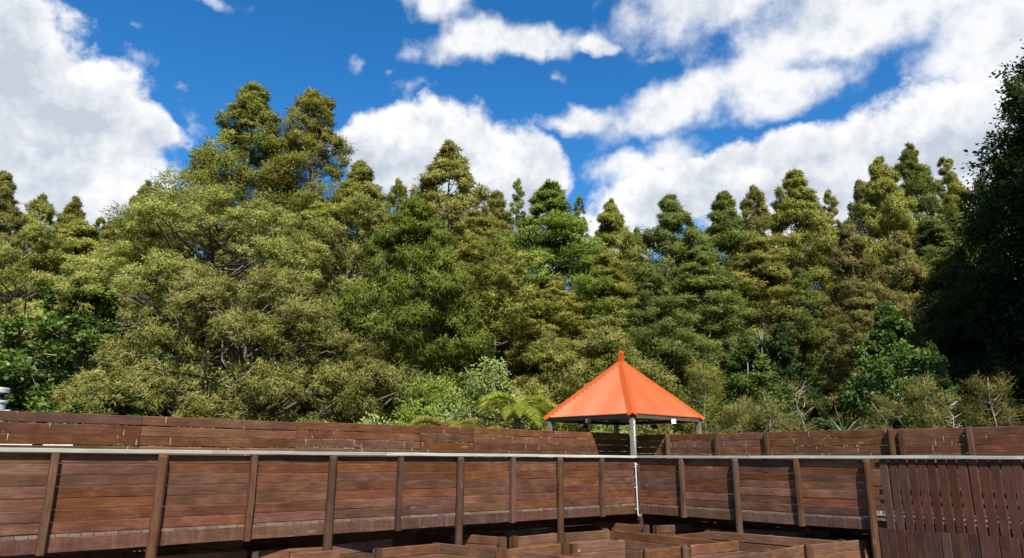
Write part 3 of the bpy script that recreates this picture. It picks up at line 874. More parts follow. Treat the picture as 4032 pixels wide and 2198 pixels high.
def leaf_mesh(name, parts, mat):
    V = np.concatenate([p[0] for p in parts]); Nn = np.concatenate([p[1] for p in parts]); T = np.concatenate([p[2] for p in parts])
    k = parts[0][3]
    F = np.arange(len(V), dtype=np.int32).reshape(-1, k)
    return mesh_np(name, V, F, mat, {'leaf_normal': ('FLOAT_VECTOR', Nn), 'tint': ('FLOAT', T)})

def profile(pts):
    xs = [p[0] for p in pts]; ys = [p[1] for p in pts]
    return lambda t: np.interp(t, xs, ys)

def crown_clumps(rng, H, Rm, t0, prof, n, size, jitter=0.25, inner=0.25, lean=(0, 0), taper=0.26):
    t = t0 + (1 - t0) * rng.uniform(0, 1, n * 3)
    w = (prof(t) + 0.04) / (0.3 + 0.8 * np.sqrt(prof(t))) ** 1.6
    keep = rng.choice(n * 3, n, replace=False, p=w / w.sum())
    t = t[keep]
    az = rng.uniform(0, 2 * math.pi, n)
    pr = prof(t)
    rr = pr * Rm * np.where(rng.uniform(size=n) < inner, rng.uniform(0.1, 0.6, n), rng.uniform(0.68, 1.0, n)) * (1 + rng.normal(size=n) * jitter * 0.3)
    c = np.stack([rr * np.cos(az) + lean[0] * t * H, rr * np.sin(az) + lean[1] * t * H, t * H], 1)
    s = size * (0.3 + 0.8 * np.sqrt(np.maximum(pr, 0.02))) * rng.uniform(0.75, 1.3, n) * (1 - taper * np.clip((t - 0.6) / 0.4, 0, 1))
    # a spire on top so that the tip is leafy
    nt = 16
    tt = np.linspace(0.84, 0.985, nt)
    ra = prof(tt) * Rm * 0.75
    aa = rng.uniform(0, 6.283, nt)
    ct = np.stack([ra * np.cos(aa) + lean[0] * H, ra * np.sin(aa) + lean[1] * H, tt * H], 1)
    return np.concatenate([c, ct]), np.concatenate([s, size * np.linspace(0.46, 0.16, nt)])

def bough_clumps(rng, H, Rm, t0, prof, nb, rb, per, size, top_bias=1.0):
    # big spreading boughs kept apart from one another, small clumps over the upper face of each
    B = []
    tries = 0
    while len(B) < nb and tries < 6000:
        tries += 1
        t = t0 + (1 - t0) * rng.uniform() ** top_bias
        a = rng.uniform(0, 2 * math.pi)
        r = prof(t) * Rm * rng.uniform(0.72, 1.0)
        p = np.array((r * math.cos(a), r * math.sin(a), t * H))
        q = rb * (0.55 + 0.5 * float(prof(t))) * rng.uniform(0.75, 1.2)
        if all(np.linalg.norm((p - b[0]) * np.array((1, 1, 1.45))) > 0.72 * (q + b[1]) for b in B):
            B.append((p, q))
    cs = []; ss = []
    for p, q in B:
        v = unit(rng.normal(size=(per, 3)))
        o = p * np.array((1, 1, 0)); o = o / (np.linalg.norm(o) + 1e-6)
        v = unit(v + o * 0.45 + np.array((0, 0, 0.55)))
        cs.append(p + v * q * rng.uniform(0.75, 1.02, (per, 1)) * np.array((1, 1, 0.68)))
        ss.append(size * rng.uniform(0.7, 1.3, per))
    return np.concatenate(cs), np.concatenate(ss), np.array([b[0] for b in B])

def trunk_mesh(rng, H, r0, mat, top=0.93, wob=0.12, sides=9):
    mb = MB()
    n = 12
    pts = []; rad = []
    ph = rng.uniform(0, 6)
    for k in range(n):
        f = k / (n - 1)
        pts.append((wob * math.sin(ph + 4 * f) * f, wob * math.cos(ph * 1.7 + 3 * f) * f, -0.15 + (H * top + 0.15) * f))
        rad.append(r0 * ((1 - f) ** 0.8 * 0.93 + 0.05) * (1.35 if k == 0 else 1.0))
    mb.tube(pts, rad, sides)
    return mb.mesh('trunk', mat, True)

def limb_mesh(rng, H, centers, mat, r0=0.06, drop=0.12, frac=1.0, sides=4):
    mb = MB()
    for c in centers:
        if rng.uniform() > frac: continue
        rh = math.hypot(c[0], c[1])
        z0 = max(0.05 * H, min(c[2] - rh * rng.uniform(0.1, 0.7), 0.93 * H))
        p0 = np.array((0.0, 0.0, z0)); p3 = np.array(c)
        m1 = p0 + (p3 - p0) * 0.4 + np.array((0, 0, rng.uniform(-.1, .25) * rh)) + rng.normal(size=3) * 0.06 * rh
        m2 = p0 + (p3 - p0) * 0.75 + np.array((0, 0, rng.uniform(0.0, .15) * rh)) + rng.normal(size=3) * 0.06 * rh
        r = r0 * (0.5 + 0.5 * (1 - c[2] / H)) * (0.6 + rh / 4)
        mb.tube([p0, m1, m2, p3], [r, r * .7, r * .45, r * .15], sides)
    return mb.mesh('limb_framework', mat, True)

def twig_mesh(rng, centers, sizes, per, mat, r=0.018, ln=0.35, seg=4, up=0.1, axis=None):
    mb = MB()
    for c, s in zip(centers, sizes):
        o = np.array((c[0], c[1], 0.0)); o = o / (np.linalg.norm(o) + 1e-6)
        for k in range(per):
            v = rng.normal(size=3) + o * 0.7 + np.array((0, 0, 0.4)); v /= np.linalg.norm(v)
            p = np.array(c) + v * s * np.array((1, 1, .75)) * rng.uniform(0.6, 0.95)
            d = v * 0.6 + rng.normal(size=3) * 0.6 + np.array((0, 0, up)); d /= np.linalg.norm(d)
            pts = [p]
            for j in range(seg):
                d = d + rng.normal(size=3) * 0.6; d /= np.linalg.norm(d)
                p = p + d * ln * rng.uniform(.6, 1.2)
                pts.append(p)
            mb.tube(pts, [r * (1 - 0.8 * j / seg) for j in range(seg + 1)], 3)
    return mb.mesh('twig_tangle', mat)

PF = {
    'cone': profile([(0, .8), (.2, .95), (.45, 1.0), (.62, .92), (.75, .66), (.86, .38), (.94, .16), (1, .01)]),
    'dome': profile([(0, .6), (.2, .9), (.45, 1.0), (.62, .94), (.74, .72), (.86, .42), (.94, .2), (1, .02)]),
    'tier': profile([(0, .8), (.2, .9), (.35, 1.0), (.45, .78), (.55, .9), (.66, .66), (.74, .68), (.82, .44), (.9, .27), (.96, .1), (1, .01)]),
    'slim': profile([(0, .6), (.3, 1.0), (.5, .85), (.6, .6), (.7, .7), (.85, .46), (.95, .2), (1, .04)]),
    'ball': profile([(0, .35), (.2, .85), (.5, 1.0), (.8, .8), (1, .25)]),
}
VAR = {}
def bough_variant(key, seed, H, Rm, t0, pf, nb, rb, per, size, subs, lv, ll, lw, mat, trunk_r, twigs, top_bias=1.0, bark='bark', **kw):
    rng = np.random.default_rng(seed)
    c, s, b = bough_clumps(rng, H, Rm, t0, PF[pf] if isinstance(pf, str) else pf, nb, rb, per, size, top_bias)
    d = {'H': H, 'R': Rm, 'crown': leaf_mesh('crown', [leaves(rng, c, s, subs, lv, ll, lw, **kw)], MAT[mat]),
         'trunk': trunk_mesh(rng, H, trunk_r, MAT[bark], top=0.8),
         'limb': limb_mesh(rng, H, np.concatenate([b, c[::6]]), MAT[bark], r0=0.08)}
    if twigs:
        k = rng.uniform(size=len(c)) < 0.4
        d['twig'] = twig_mesh(rng, c[k], s[k] * 1.02, twigs, MAT['twig'], 0.016, 0.11, 5)
    VAR[key] = d

def variant(key, seed, H, Rm, t0, pf, n, size, subs, lv, ll, lw, mat, bark='bark', trunk_r=0.28, twigs=0, lean=(0, 0), limbs=0.6, taper=0.26, **kw):
    rng = np.random.default_rng(seed)
    c, s = crown_clumps(rng, H, Rm, t0, PF[pf] if isinstance(pf, str) else pf, n, size, lean=lean, taper=taper)
    parts = [leaves(rng, c, s, subs, lv, ll, lw, **kw)]
    d = {'H': H, 'R': Rm, 'crown': leaf_mesh('crown', parts, MAT[mat]),
         'trunk': trunk_mesh(rng, H, trunk_r, MAT[bark]),
         'limb': limb_mesh(rng, H, c, MAT[bark], frac=limbs)}
    if twigs:
        d['twig'] = twig_mesh(rng, c, s, twigs, MAT['twig'], 0.018, 0.18, 4)
    VAR[key] = d
    return d

# shared kinds (one mesh each, copied and scaled)
variant('cone', 11, 22, 3.6, 0.15, 'cone', 210, 0.92, 11, 42, 0.25, 0.066, 'leaf_olive', flat=0.62)
variant('tier', 12, 22, 3.4, 0.18, 'tier', 190, 0.95, 11, 42, 0.25, 0.066, 'leaf_olive', twigs=1, flat=0.62)
variant('dome', 13, 20, 3.6, 0.2, 'dome', 190, 1.05, 11, 42, 0.25, 0.066, 'leaf_tan', twigs=1)
variant('dark', 14, 21, 3.3, 0.12, 'cone', 210, 0.88, 11, 42, 0.25, 0.064, 'leaf_dark', flat=0.62)
variant('brown', 15, 20, 3.2, 0.28, 'tier', 130, 0.95, 11, 40, 0.25, 0.066, 'leaf_brown', twigs=2)
variant('slim', 16, 24, 1.9, 0.45, 'slim', 90, 0.50, 9, 34, 0.23, 0.06, 'leaf_tan', trunk_r=0.18)
variant('low', 17, 9.5, 2.6, 0.12, 'dome', 80, 0.85, 12, 44, 0.20, 0.050, 'leaf_tan', trunk_r=0.16, twigs=3)
variant('broad', 18, 9.0, 1.9, 0.12, 'dome', 90, 0.58, 10, 30, 0.17, 0.105, 'leaf_broad', trunk_r=0.12, quad=True, droop=0.15, bark='bark_pale')

def tree(name, kind, label, x, y, H, Rm, rot, cat='tree', group=None, mat=None):
    d = VAR[kind]
    s = H / d['H']; sr_ = Rm / d['R']
    t = thing(name, label, cat, (x, y, 0), rot, group, (sr_, sr_, s))
    ob('trunk', d['trunk'], t)
    cr_ = ob('crown', d['crown'], t)
    if mat:
        cr_.material_slots[0].link = 'OBJECT'
        cr_.material_slots[0].material = MAT[mat]
    tag(ob('limb_framework', d['limb'], t), kind='stuff')
    if 'twig' in d:
        tag(ob('twig_tangle', d['twig'], t), kind='stuff')
    return t

# heroes: built once each
variant('A', 31, 30.7, 6.6, 0.24, profile([(0, .5), (.24, .7), (.36, .88), (.5, 1.0), (.6, .93), (.68, .74), (.77, .50), (.86, .26), (.95, .13), (1, .04)]), 310, 1.2, 12, 46, 0.25, 0.062, 'leaf_olive', trunk_r=0.5, limbs=0.6, twigs=1, taper=0.0)
variant('B', 32, 31.4, 4.6, 0.24, profile([(0, .5), (.36, 1.0), (.55, 1.0), (.64, .95), (.72, .80), (.80, .62), (.90, .40), (.97, .20), (1, .05)]), 270, 1.0, 12, 46, 0.25, 0.062, 'leaf_olive', trunk_r=0.45, limbs=0.6, twigs=1, taper=0.0)
bough_variant('f1', 33, 17.7, 7.0, 0.12, profile([(0, .75), (.2, .95), (.5, 1.0), (.7, .9), (.85, .68), (.95, .4), (1, .15)]), 48, 2.0, 18, 0.64, 8, 40, 0.17, 0.050, 'leaf_tan', 0.45, 3)
bough_variant('f3', 34, 10.6, 7.0, 0.06, profile([(0, .85), (.3, 1.0), (.6, .9), (.8, .7), (1, .3)]), 32, 1.9, 20, 0.58, 8, 46, 0.15, 0.045, 'leaf_tan', 0.35, 7)
bough_variant('bough', 39, 17.0, 4.6, 0.12, profile([(0, .75), (.2, .95), (.5, 1.0), (.7, .85), (.85, .6), (1, .25)]), 30, 1.5, 14, 0.58, 8, 38, 0.18, 0.055, 'leaf_tan', 0.35, 2)
variant('cf', 35, 17.0, 4.0, 0.05, 'cone', 200, 0.85, 12, 46, 0.26, 0.058, 'leaf_green', droop=0.7, trunk_r=0.3, twigs=1)
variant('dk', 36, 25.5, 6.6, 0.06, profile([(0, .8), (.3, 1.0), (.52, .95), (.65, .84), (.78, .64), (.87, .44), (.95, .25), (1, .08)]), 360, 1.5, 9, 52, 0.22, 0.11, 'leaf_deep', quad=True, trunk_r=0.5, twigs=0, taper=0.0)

G = 'tall conifers of the forest behind the maze'
TREES = [
 ('A', 'tallest conifer, broad crowned, left of the two twin peaks on the skyline', -19.5, 48, 30.0, 7.0, 0.3, None),
 ('B', 'narrower right hand peak of the twin tall conifers with sky gaps round its bare trunk', -15.4, 50, 30.8, 4.2, 1.2, None),
 ('tier', 'shoulder conifer leaning against the right side of the twin peaks', -10.8, 47, 23.6, 3.2, 2.0, None),
 ('tier', 'pale conifer cut by the left edge of the picture', -42.6, 55, 26.1, 2.7, 0.5, 'leaf_tan'),
 ('dome', 'ragged conifer second from the left edge on the skyline', -44.0, 62, 26.5, 3.2, 1.0, None),
 ('cone', 'pointed conifer between the left edge and the small cone shaped one', -39.6, 60, 25.6, 2.8, 1.5, None),
 ('slim', 'small thin conifer in the dip of the skyline far left', -40.7, 66, 26.2, 1.9, 2.5, None),
 ('cone', 'small cone shaped conifer against cloud left of the twin peaks', -33.3, 60, 27.2, 2.7, 3.0, 'leaf_tan'),
 ('dome', 'short rounded conifer just right of the twin peaks', -10.1, 58, 26.6, 2.4, 4.0, None),
 ('cone', 'big pyramid conifer standing alone against cloud right of the twin peaks', -6.1, 62, 32.2, 5.2, 0.7, 'leaf_tan'),
 ('tier', 'rounded conifer right of the pyramid conifer', -1.5, 58, 25.8, 2.8, 5.0, None),
 ('slim', 'slender pale see through conifer right of the pyramid conifer', 0.5, 70, 32.2, 2.0, 0.2, 'leaf_pale'),
 ('dark', 'dense dark green cone conifer in the middle of the skyline', 2.6, 48, 22.6, 3.9, 0.9, 'leaf_green'),
 ('slim', 'thin conifer showing over the right flank of the dark cone', 6.7, 66, 28.8, 1.7, 2.2, None),
 ('cone', 'cone conifer straight above the orange roof', 8.3, 56, 24.2, 3.0, 3.3, None),
 ('dome', 'low far conifer in the notch right of the cone above the roof', 11.9, 64, 24.3, 2.2, 0.1, None),
 ('dome', 'wide pointed grey green conifer right of the skyline notch', 12.5, 52, 23.0, 3.7, 1.9, 'leaf_dark'),
 ('tier', 'dark double topped conifer in the right half of the skyline', 17.9, 56, 25.0, 3.1, 2.8, 'leaf_dark'),
 ('dome', 'pale rounded conifer far back right of the double topped one', 24.8, 68, 30.2, 3.2, 3.9, 'leaf_tan'),
 ('tier', 'pointed conifer with a narrow spire in the right half of the skyline', 23.1, 54, 26.2, 3.2, 4.4, None),
 ('slim', 'small round headed conifer on a thin stem right of the spire', 32.5, 68, 30.3, 2.2, 5.5, None),
 ('tier', 'brown tinted conifer left of the tallest right hand group', 29.7, 56, 26.2, 2.4, 0.6, 'leaf_brown'),
 ('dome', 'bushy conifer with stacked clumps at the left of the right hand group', 28.2, 50, 25.4, 2.8, 1.1, 'leaf_olive'),
 ('cone', 'tallest conifer of the right hand group', 34.2, 56, 29.4, 3.4, 2.1, 'leaf_dark'),
 ('slim', 'open crowned conifer against cloud near the dark right tree', 43.8, 66, 33.2, 2.6, 3.6, None),
 ('cone', 'conifer touching the dark tree at the right', 40.2, 60, 28.6, 2.6, 4.9, None),
 ('f1', 'broad spreading lichen grey conifer below the twin peaks, largest in the forest front', -16.7, 38, 16.6, 6.9, 0.4, None),
 ('bough', 'spreading conifer between the big front tree and the drooping green one', -10.2, 42, 18.2, 4.4, 2.6, None),
 ('f3', 'low wide conifer full of pale bare twigs in front of the forest left of centre', -12.6, 33, 11.0, 6.9, 1.4, None),
 ('cf', 'rich green conifer with drooping sprays left of centre, tallest tree at the forest front there', -5.4, 37, 17.4, 3.8, 0.0, None),
 ('bough', 'loose olive conifer with forking limbs at the left edge', -30.5, 42, 16.5, 4.4, 3.1, None),
 ('bough', 'olive conifer behind the broadleaf bush on the left', -27.6, 50, 19.8, 3.9, 0.8, None),
 ('tier', 'mid rank conifer beside the drooping green conifer', -2.7, 46, 19.6, 3.3, 5.2, None),
 ('brown', 'conifer showing a long pale trunk between dark gaps in the middle', -0.9, 44, 17.2, 2.6, 1.7, 'leaf_olive'),
 ('cone', 'bushy conifer standing below the dark cone conifer', 2.8, 42, 13.8, 3.2, 2.4, None),
 ('tier', 'mid rank conifer rising behind the left slope of the orange roof', 6.3, 46, 16.8, 2.9, 0.3, None),
 ('dome', 'mid rank conifer rising behind the right slope of the orange roof', 9.1, 44, 14.6, 2.9, 4.1, 'leaf_dark'),
 ('tier', 'layered conifer with flat clumps right of the roof', 12.8, 46, 17.2, 3.2, 5.8, 'leaf_dark'),
 ('tier', 'layered conifer with dark hollows right of centre', 17.4, 48, 18.6, 3.2, 0.9, 'leaf_olive'),
 ('brown', 'conifer with a visible grey trunk in the right half', 19.4, 46, 15.5, 2.9, 2.9, 'leaf_dark'),
 ('brown', 'tall brownish conifer of stacked clumps right of the grey trunk', 23.1, 46, 18.9, 2.7, 0.2, None),
 ('brown', 'brownish conifer with pale stems under the right hand group', 25.4, 44, 17.5, 2.6, 1.9, None),
 ('dark', 'shaded conifer beside the dark right tree', 28.9, 46, 19.4, 3.2, 3.5, None),
 ('cone', 'conifer filling the saddle left of the twin peaks', -25.2, 47, 20.5, 4.0, 0.2, None),
 ('cone', 'conifer just behind the top of the broad front tree', -20.5, 44, 18.5, 4.2, 1.2, 'leaf_tan'),
 ('tier', 'conifer behind the left flank of the broad front tree', -29.5, 46, 18.6, 4.0, 2.2, 'leaf_tan'),
 ('cone', 'conifer under the shoulder of the twin peaks', -13.0, 45, 20.0, 3.8, 3.2, None),
 ('cone', 'conifer in the second rank left of the cone above the roof', 9.9, 60, 21.0, 3.4, 0.6, None),
 ('cone', 'conifer in the second rank behind the pointed grey green one', 15.4, 60, 22.0, 3.4, 1.6, 'leaf_dark'),
 ('cone', 'conifer in the second rank left of the narrow spire', 20.6, 62, 23.6, 3.4, 2.6, None),
 ('cone', 'conifer in the second rank right of the narrow spire', 27.0, 62, 24.4, 3.4, 3.6, 'leaf_dark'),
 ('cone', 'conifer in the second rank right of the big pyramid conifer', -3.6, 61, 23.0, 3.2, 4.6, None),
 ('cone', 'conifer in the second rank left of the small cone at the far left', -37.0, 62, 24.0, 3.6, 5.6, None),
 ('low', 'low feathery conifer directly behind the finial of the orange roof', 5.0, 36, 10.0, 2.9, 0.5, None),
 ('low', 'low grey green conifer left of the orange roof slope', 1.9, 37, 9.4, 2.5, 2.2, 'leaf_olive'),
 ('brown', 'leaning brown conifer hung over the broadleaf trees at the right', 20.4, 40, 13.0, 2.4, 4.6, None),
 ('low', 'low conifer at the feet of the drooping green one', -4.4, 34, 6.4, 2.6, 3.7, 'leaf_green'),
 ('cone', 'narrow green conifer just right of the drooping one', -3.2, 40, 12.6, 2.2, 1.1, 'leaf_green'),
 ('low', 'dark low conifer under the layered conifers right of the roof', 12.6, 40, 9.5, 3.0, 5.1, 'leaf_dark'),
]
for kind, label, x, y, H, Rm, rot, mat in TREES:
    if kind in ('cone', 'tier', 'dome', 'dark') and y > 45: Rm *= 1.2
    tree('conifer_tree', kind, label, x, y, H, Rm, rot, 'tree', G, mat)

BROAD = [
 ('glossy broadleaf tree above the flue at the left', -20.6, 33, 11.6, 3.2, 0.4, None),
 ('small broadleaf tree low behind the left wall, dark under its crown', -16.6, 29, 5.8, 2.4, 1.4, None),
 ('broadleaf tree cut by the left edge beside the flue', -22.6, 30, 7.0, 2.8, 2.2, None),
 ('fresh green broadleaf tree right of the orange roof', 11.1, 33, 8.4, 1.9, 3.0, None),
 ('taller broadleaf tree with a pale stem at the right', 18.0, 33, 10.2, 2.0, 0.9, None),
 ('small broadleaf tree right of the pale stemmed one', 19.6, 32.5, 8.2, 1.1, 1.8, None),
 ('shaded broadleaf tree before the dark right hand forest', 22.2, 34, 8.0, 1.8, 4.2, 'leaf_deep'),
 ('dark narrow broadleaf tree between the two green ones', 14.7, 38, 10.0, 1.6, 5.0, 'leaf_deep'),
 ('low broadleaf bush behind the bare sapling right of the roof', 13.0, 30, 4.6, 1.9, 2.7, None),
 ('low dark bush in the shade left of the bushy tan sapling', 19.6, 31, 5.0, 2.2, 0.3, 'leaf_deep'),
]
for label, x, y, H, Rm, rot, mat in BROAD:
    tree('broadleaf_tree', 'broad', label, x, y, H, Rm, rot, 'tree', 'broadleaf trees along the forest edge', mat)

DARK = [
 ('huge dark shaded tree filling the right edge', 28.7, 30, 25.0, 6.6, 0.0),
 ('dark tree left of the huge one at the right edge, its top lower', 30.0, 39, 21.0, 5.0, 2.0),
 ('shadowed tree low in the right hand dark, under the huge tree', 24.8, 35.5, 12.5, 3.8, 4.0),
 # unseen trees added off to the right to shade that corner
 ('unseen tree added for shade right of the picture, nearest of the shading wood', 27.5, 17, 29.0, 5.6, 1.0),
 ('unseen tree added for shade right of the picture, second of the shading wood', 33.0, 23, 30.0, 5.6, 3.0),
 ('unseen tree added for shade right of the picture, beside the maze', 30.0, 9, 30.0, 5.6, 5.0),
 ('unseen tree added for shade right of the picture, behind the rest of the shading wood', 37.5, 15, 31.0, 6.0, 0.5),
 ('unseen tree added for shade right of the picture, close against the clearing', 25.0, 21.5, 26.0, 4.2, 4.0),
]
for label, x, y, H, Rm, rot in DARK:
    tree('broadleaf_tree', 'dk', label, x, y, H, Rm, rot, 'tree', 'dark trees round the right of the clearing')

# forked bare-limbed stems at the left edge
def fork_tree():
    rng = np.random.default_rng(77)
    t = thing('forked_tree', 'dark forking tree trunk with bare reaching limbs at the left edge', 'tree', (-25.5, 36, 0), 0)
    mb = MB()
    mb.tube([(0, 0, -.1), (0.05, 0, 3), (0.1, 0, 5.5), (0.5, 0, 8.4), (0.3, 0.1, 10.5)], [.26, .22, .18, .11, .04], 8)
    ob('trunk', mb.mesh('trunk', MAT['bark_dark'], True), t)
    cs = []
    for k in range(16):
        mb = MB()
        z = rng.uniform(4.5, 9.5); a = rng.uniform(-0.9, 0.9) + (math.pi if rng.uniform() < .4 else 0)
        p = np.array((0.2, 0, z)); d = np.array((math.cos(a), math.sin(a) * .6 - .3, rng.uniform(0.3, 0.9)))
        pts = [p]
        for j in range(5):
            d = d + rng.normal(size=3) * 0.22; p = p + d / np.linalg.norm(d) * rng.uniform(.45, .75); pts.append(p)
        mb.tube(pts, [.09, .07, .055, .04, .025, .01], 5)
        ob('limb', mb.mesh('limb', MAT['bark'], True), t)
        cs.append(p + rng.normal(size=3) * .2)
    cs = np.array(cs); ss = np.full(len(cs), 0.75)
    ob('crown', leaf_mesh('crown', [leaves(rng, cs, ss, 10, 40, 0.28, 0.06)], MAT['leaf_olive']), t)
fork_tree()

# saplings in front of the forest
def sapling(label, x, y, H, Rm, seed, foliage=1.0, mat='leaf_brown'):
    rng = np.random.default_rng(seed)
    t = thing('sapling_tree', label, 'sapling', (x, y, 0), rng.uniform(0, 6), 'thin tan saplings behind the right wall')
    mb = MB()
    pts = [(rng.normal() * .03 * k, rng.normal() * .03 * k, H * k / 7 - (0.1 if k == 0 else 0)) for k in range(8)]
    mb.tube(pts, [0.055 * (1 - 0.12 * k) for k in range(8)], 6)
    ob('trunk', mb.mesh('trunk', MAT['bark_pale'], True), t)
    mb = MB(); cs = []
    for k in range(46):
        f = rng.uniform(0.25, 0.97)
        z = H * f; a = rng.uniform(0, 6.28); ln = 0.85 * Rm * (1.15 - f) * rng.uniform(.7, 1.3) + .12
        q = np.array(pts[int(f * 7)]); p = np.array((q[0], q[1], z)); d = np.array((math.cos(a), math.sin(a), rng.uniform(.35, .9)))
        ps = [p]
        for j in range(3):
            d = d + rng.normal(size=3) * .15; p = p + d / np.linalg.norm(d) * ln / 2.2; ps.append(p); cs.append(p)
        mb.tube(ps, [.018, .013, .009, .004], 4)
    tag(ob('limb_framework', mb.mesh('limb_framework', MAT['bark_mid' if foliage > 0.4 else 'bark_pale']), t), kind='stuff')
    if foliage > 0:
        cs = np.array(cs)
        cs = cs[rng.uniform(size=len(cs)) < min(1, foliage)]
        ob('crown', leaf_mesh('crown', [leaves(rng, cs, np.full(len(cs), .22 + 0.05 * foliage), 6, int(7 + 5 * foliage), 0.17, 0.016, droop=-.15, spread=.5)], MAT[mat]), t)
SAP = [
 ('feathery tan sapling clump just right of the orange roof', 7.4, 27, 6.5, 1.25, 1, 1.6, 'leaf_olive'),
 ('second feathery sapling close to the right eave of the roof', 8.3, 26, 5.0, 0.9, 2, 1.3, 'leaf_brown'),
 ('thin sapling with a pale stem right of the feathery clump', 9.0, 25, 5.3, 0.7, 3, 0.5, 'leaf_brown'),
 ('nearly bare white stemmed sapling right of the roof', 10.0, 25, 5.65, 0.95, 4, 0.28, 'leaf_brown'),
 ('spreading tan sapling with a white stem above the right wall', 12.9, 25, 5.0, 1.0, 5, 0.9, 'leaf_brown'),
 ('tan sapling with dense feathery top near the right end', 14.7, 25, 5.7, 0.95, 6, 1.2, 'leaf_brown'),
 ('leafless silver sapling beside the feathery topped one', 15.4, 25, 5.25, 0.6, 7, 0.0, 'leaf_brown'),
 ('bushy tan sapling in the sun near the right edge', 17.7, 26, 6.0, 1.6, 8, 1.9, 'leaf_brown'),
 ('low tan sapling left of the spiky leaved plant', 9.5, 26, 4.4, 1.0, 9, 1.2, 'leaf_brown'),
]
for s_ in SAP:
    sapling(*s_)

# one bare pale bole standing in a dark gap
def bole():
    t = thing('bare_trunk_tree', 'tall pale bare trunk standing in a dark gap left of the orange roof', 'tree', (-0.98, 39.5, 0), 0)
    rng = np.random.default_rng(5)
    mb = MB(); mb.tube([(0, 0, -.1), (.03, 0, 3), (-.05, 0, 6), (.02, 0, 9), (.0, 0, 12.5)], [.17, .15, .13, .10, .06], 9)
    ob('trunk', mb.mesh('trunk', MAT['bark_mid'], True), t)
    for k in range(12):
        z = rng.uniform(5, 11.5); a = rng.uniform(0, 6.28); d = np.array((math.cos(a), math.sin(a), .25))
        p = np.array((0, 0, z)); mb = MB()
        q = p + d * rng.uniform(.5, 1.0) + rng.normal(size=3) * .1
        mb.tube([p, (p + q) / 2 + rng.normal(size=3) * .08, q], [.04, .025, .008], 5)
        ob('limb', mb.mesh('limb', MAT['bark_mid'], True), t)
    c = np.stack([rng.normal(size=40) * 1.1, rng.normal(size=40) * 1.1, rng.uniform(9.5, 14.5, 40)], 1)
    ob('crown', leaf_mesh('crown', [leaves(rng, c, np.full(40, .7), 10, 40, .22, .06)], MAT['leaf_olive']), t)
bole()

# tree ferns
def frond_mesh(seed, L, mat):
    rng = np.random.default_rng(seed)
    V = []; F = []; Nn = []; T = []
    n = 30
    rise = rng.uniform(.95, 1.35)
    def spine(f):
        return np.array((L * (f * 0.92), 0.0, L * (rise * f - 1.25 * f * f)))
    base_t = rng.uniform(.3, .7)
    def addq(a, b, c, d, tint):
        i = len(V); V.extend((a, b, c, d)); F.append((i, i + 1, i + 2, i + 3))
        Nn.extend([(0, 0, 1)] * 4); T.extend([tint] * 4)
    for k in range(n):
        f = (k + .6) / n
        p = spine(f); tg = spine(min(1, f + .02)) - spine(f - .02); tg /= np.linalg.norm(tg)
        w = L * 0.30 * math.sin(math.pi * min(1, f * .93 + .06)) ** .8 * (1.08 - f * .45)
        for sg in (-1, 1):
            d = np.array((0.0, sg, 0.0)) + tg * .45 + np.array((0, 0, -.28 + rng.normal() * .08)); d /= np.linalg.norm(d)
            wd = L * 0.0135
            m = p + d * w * .55; e = p + d * w + np.array((0, 0, -.12 * w))
            tt = float(np.clip(base_t + rng.normal() * .2, 0, 1))
            addq(p - tg * wd * .5, p + tg * wd * .5, m + tg * wd, m - tg * wd, tt)
            addq(m - tg * wd, m + tg * wd, e + tg * wd * .15, e - tg * wd * .15, tt)
    sp = [spine(k / 8) for k in range(9)]
    for k in range(8):
        r = .012 * (1 - k / 9)
        addq(sp[k] + np.array((0, r, .004)), sp[k] - np.array((0, r, -.004)), sp[k + 1] - np.array((0, r, -.004)), sp[k + 1] + np.array((0, r, .004)), .9)
    return mesh_np('frond', V, F, mat, {'leaf_normal': ('FLOAT_VECTOR', Nn), 'tint': ('FLOAT', T)})
def tree_fern(label, x, y, H, L, n, mat, seed):
    rng = np.random.default_rng(seed)
    t = thing('tree_fern', label, 'tree fern', (x, y, 0), 0, 'tree ferns behind the left wall')
    mb = MB(); mb.tube([(0, 0, -.1), (0.03, 0, H * .5), (0, 0.02, H)], [.14, .10, .09], 8)
    ob('trunk', mb.mesh('trunk', MAT['bark_dark'], True), t)
    ms = [frond_mesh(seed * 10 + k, L, MAT[mat]) for k in range(3)]
    for k in range(n):
        a = 2 * math.pi * k / n + rng.normal() * .12
        ob('frond', ms[k % 3], t, (0.05 * math.cos(a), 0.05 * math.sin(a), H), (rng.normal() * .15, rng.uniform(-.35, .25), a), tuple([rng.uniform(.8, 1.1)] * 3))
tree_fern('browning tree fern behind the wall left of the bright one', -2.0, 23.5, 3.75, 1.7, 16, 'leaf_fern_brown', 3)
tree_fern('bright yellow green tree fern just left of the orange roof', 0.2, 23.2, 4.25, 1.75, 17, 'leaf_fern', 4)
tree_fern('tree fern partly hidden by the left eave of the roof', 1.5, 24.6, 4.0, 1.5, 14, 'leaf_fern', 5)
tree_fern('small fern with low fronds seen under the left of the roof', 2.7, 24.0, 3.4, 1.2, 12, 'leaf_fern', 6)
tree_fern('yellow green fern low between the browning fern and the bright one', -0.95, 23.0, 3.6, 1.2, 13, 'leaf_fern', 8)
tree_fern('dark green fern low under the big twiggy conifer', -9.2, 25, 3.3, 1.2, 12, 'leaf_broad', 7)

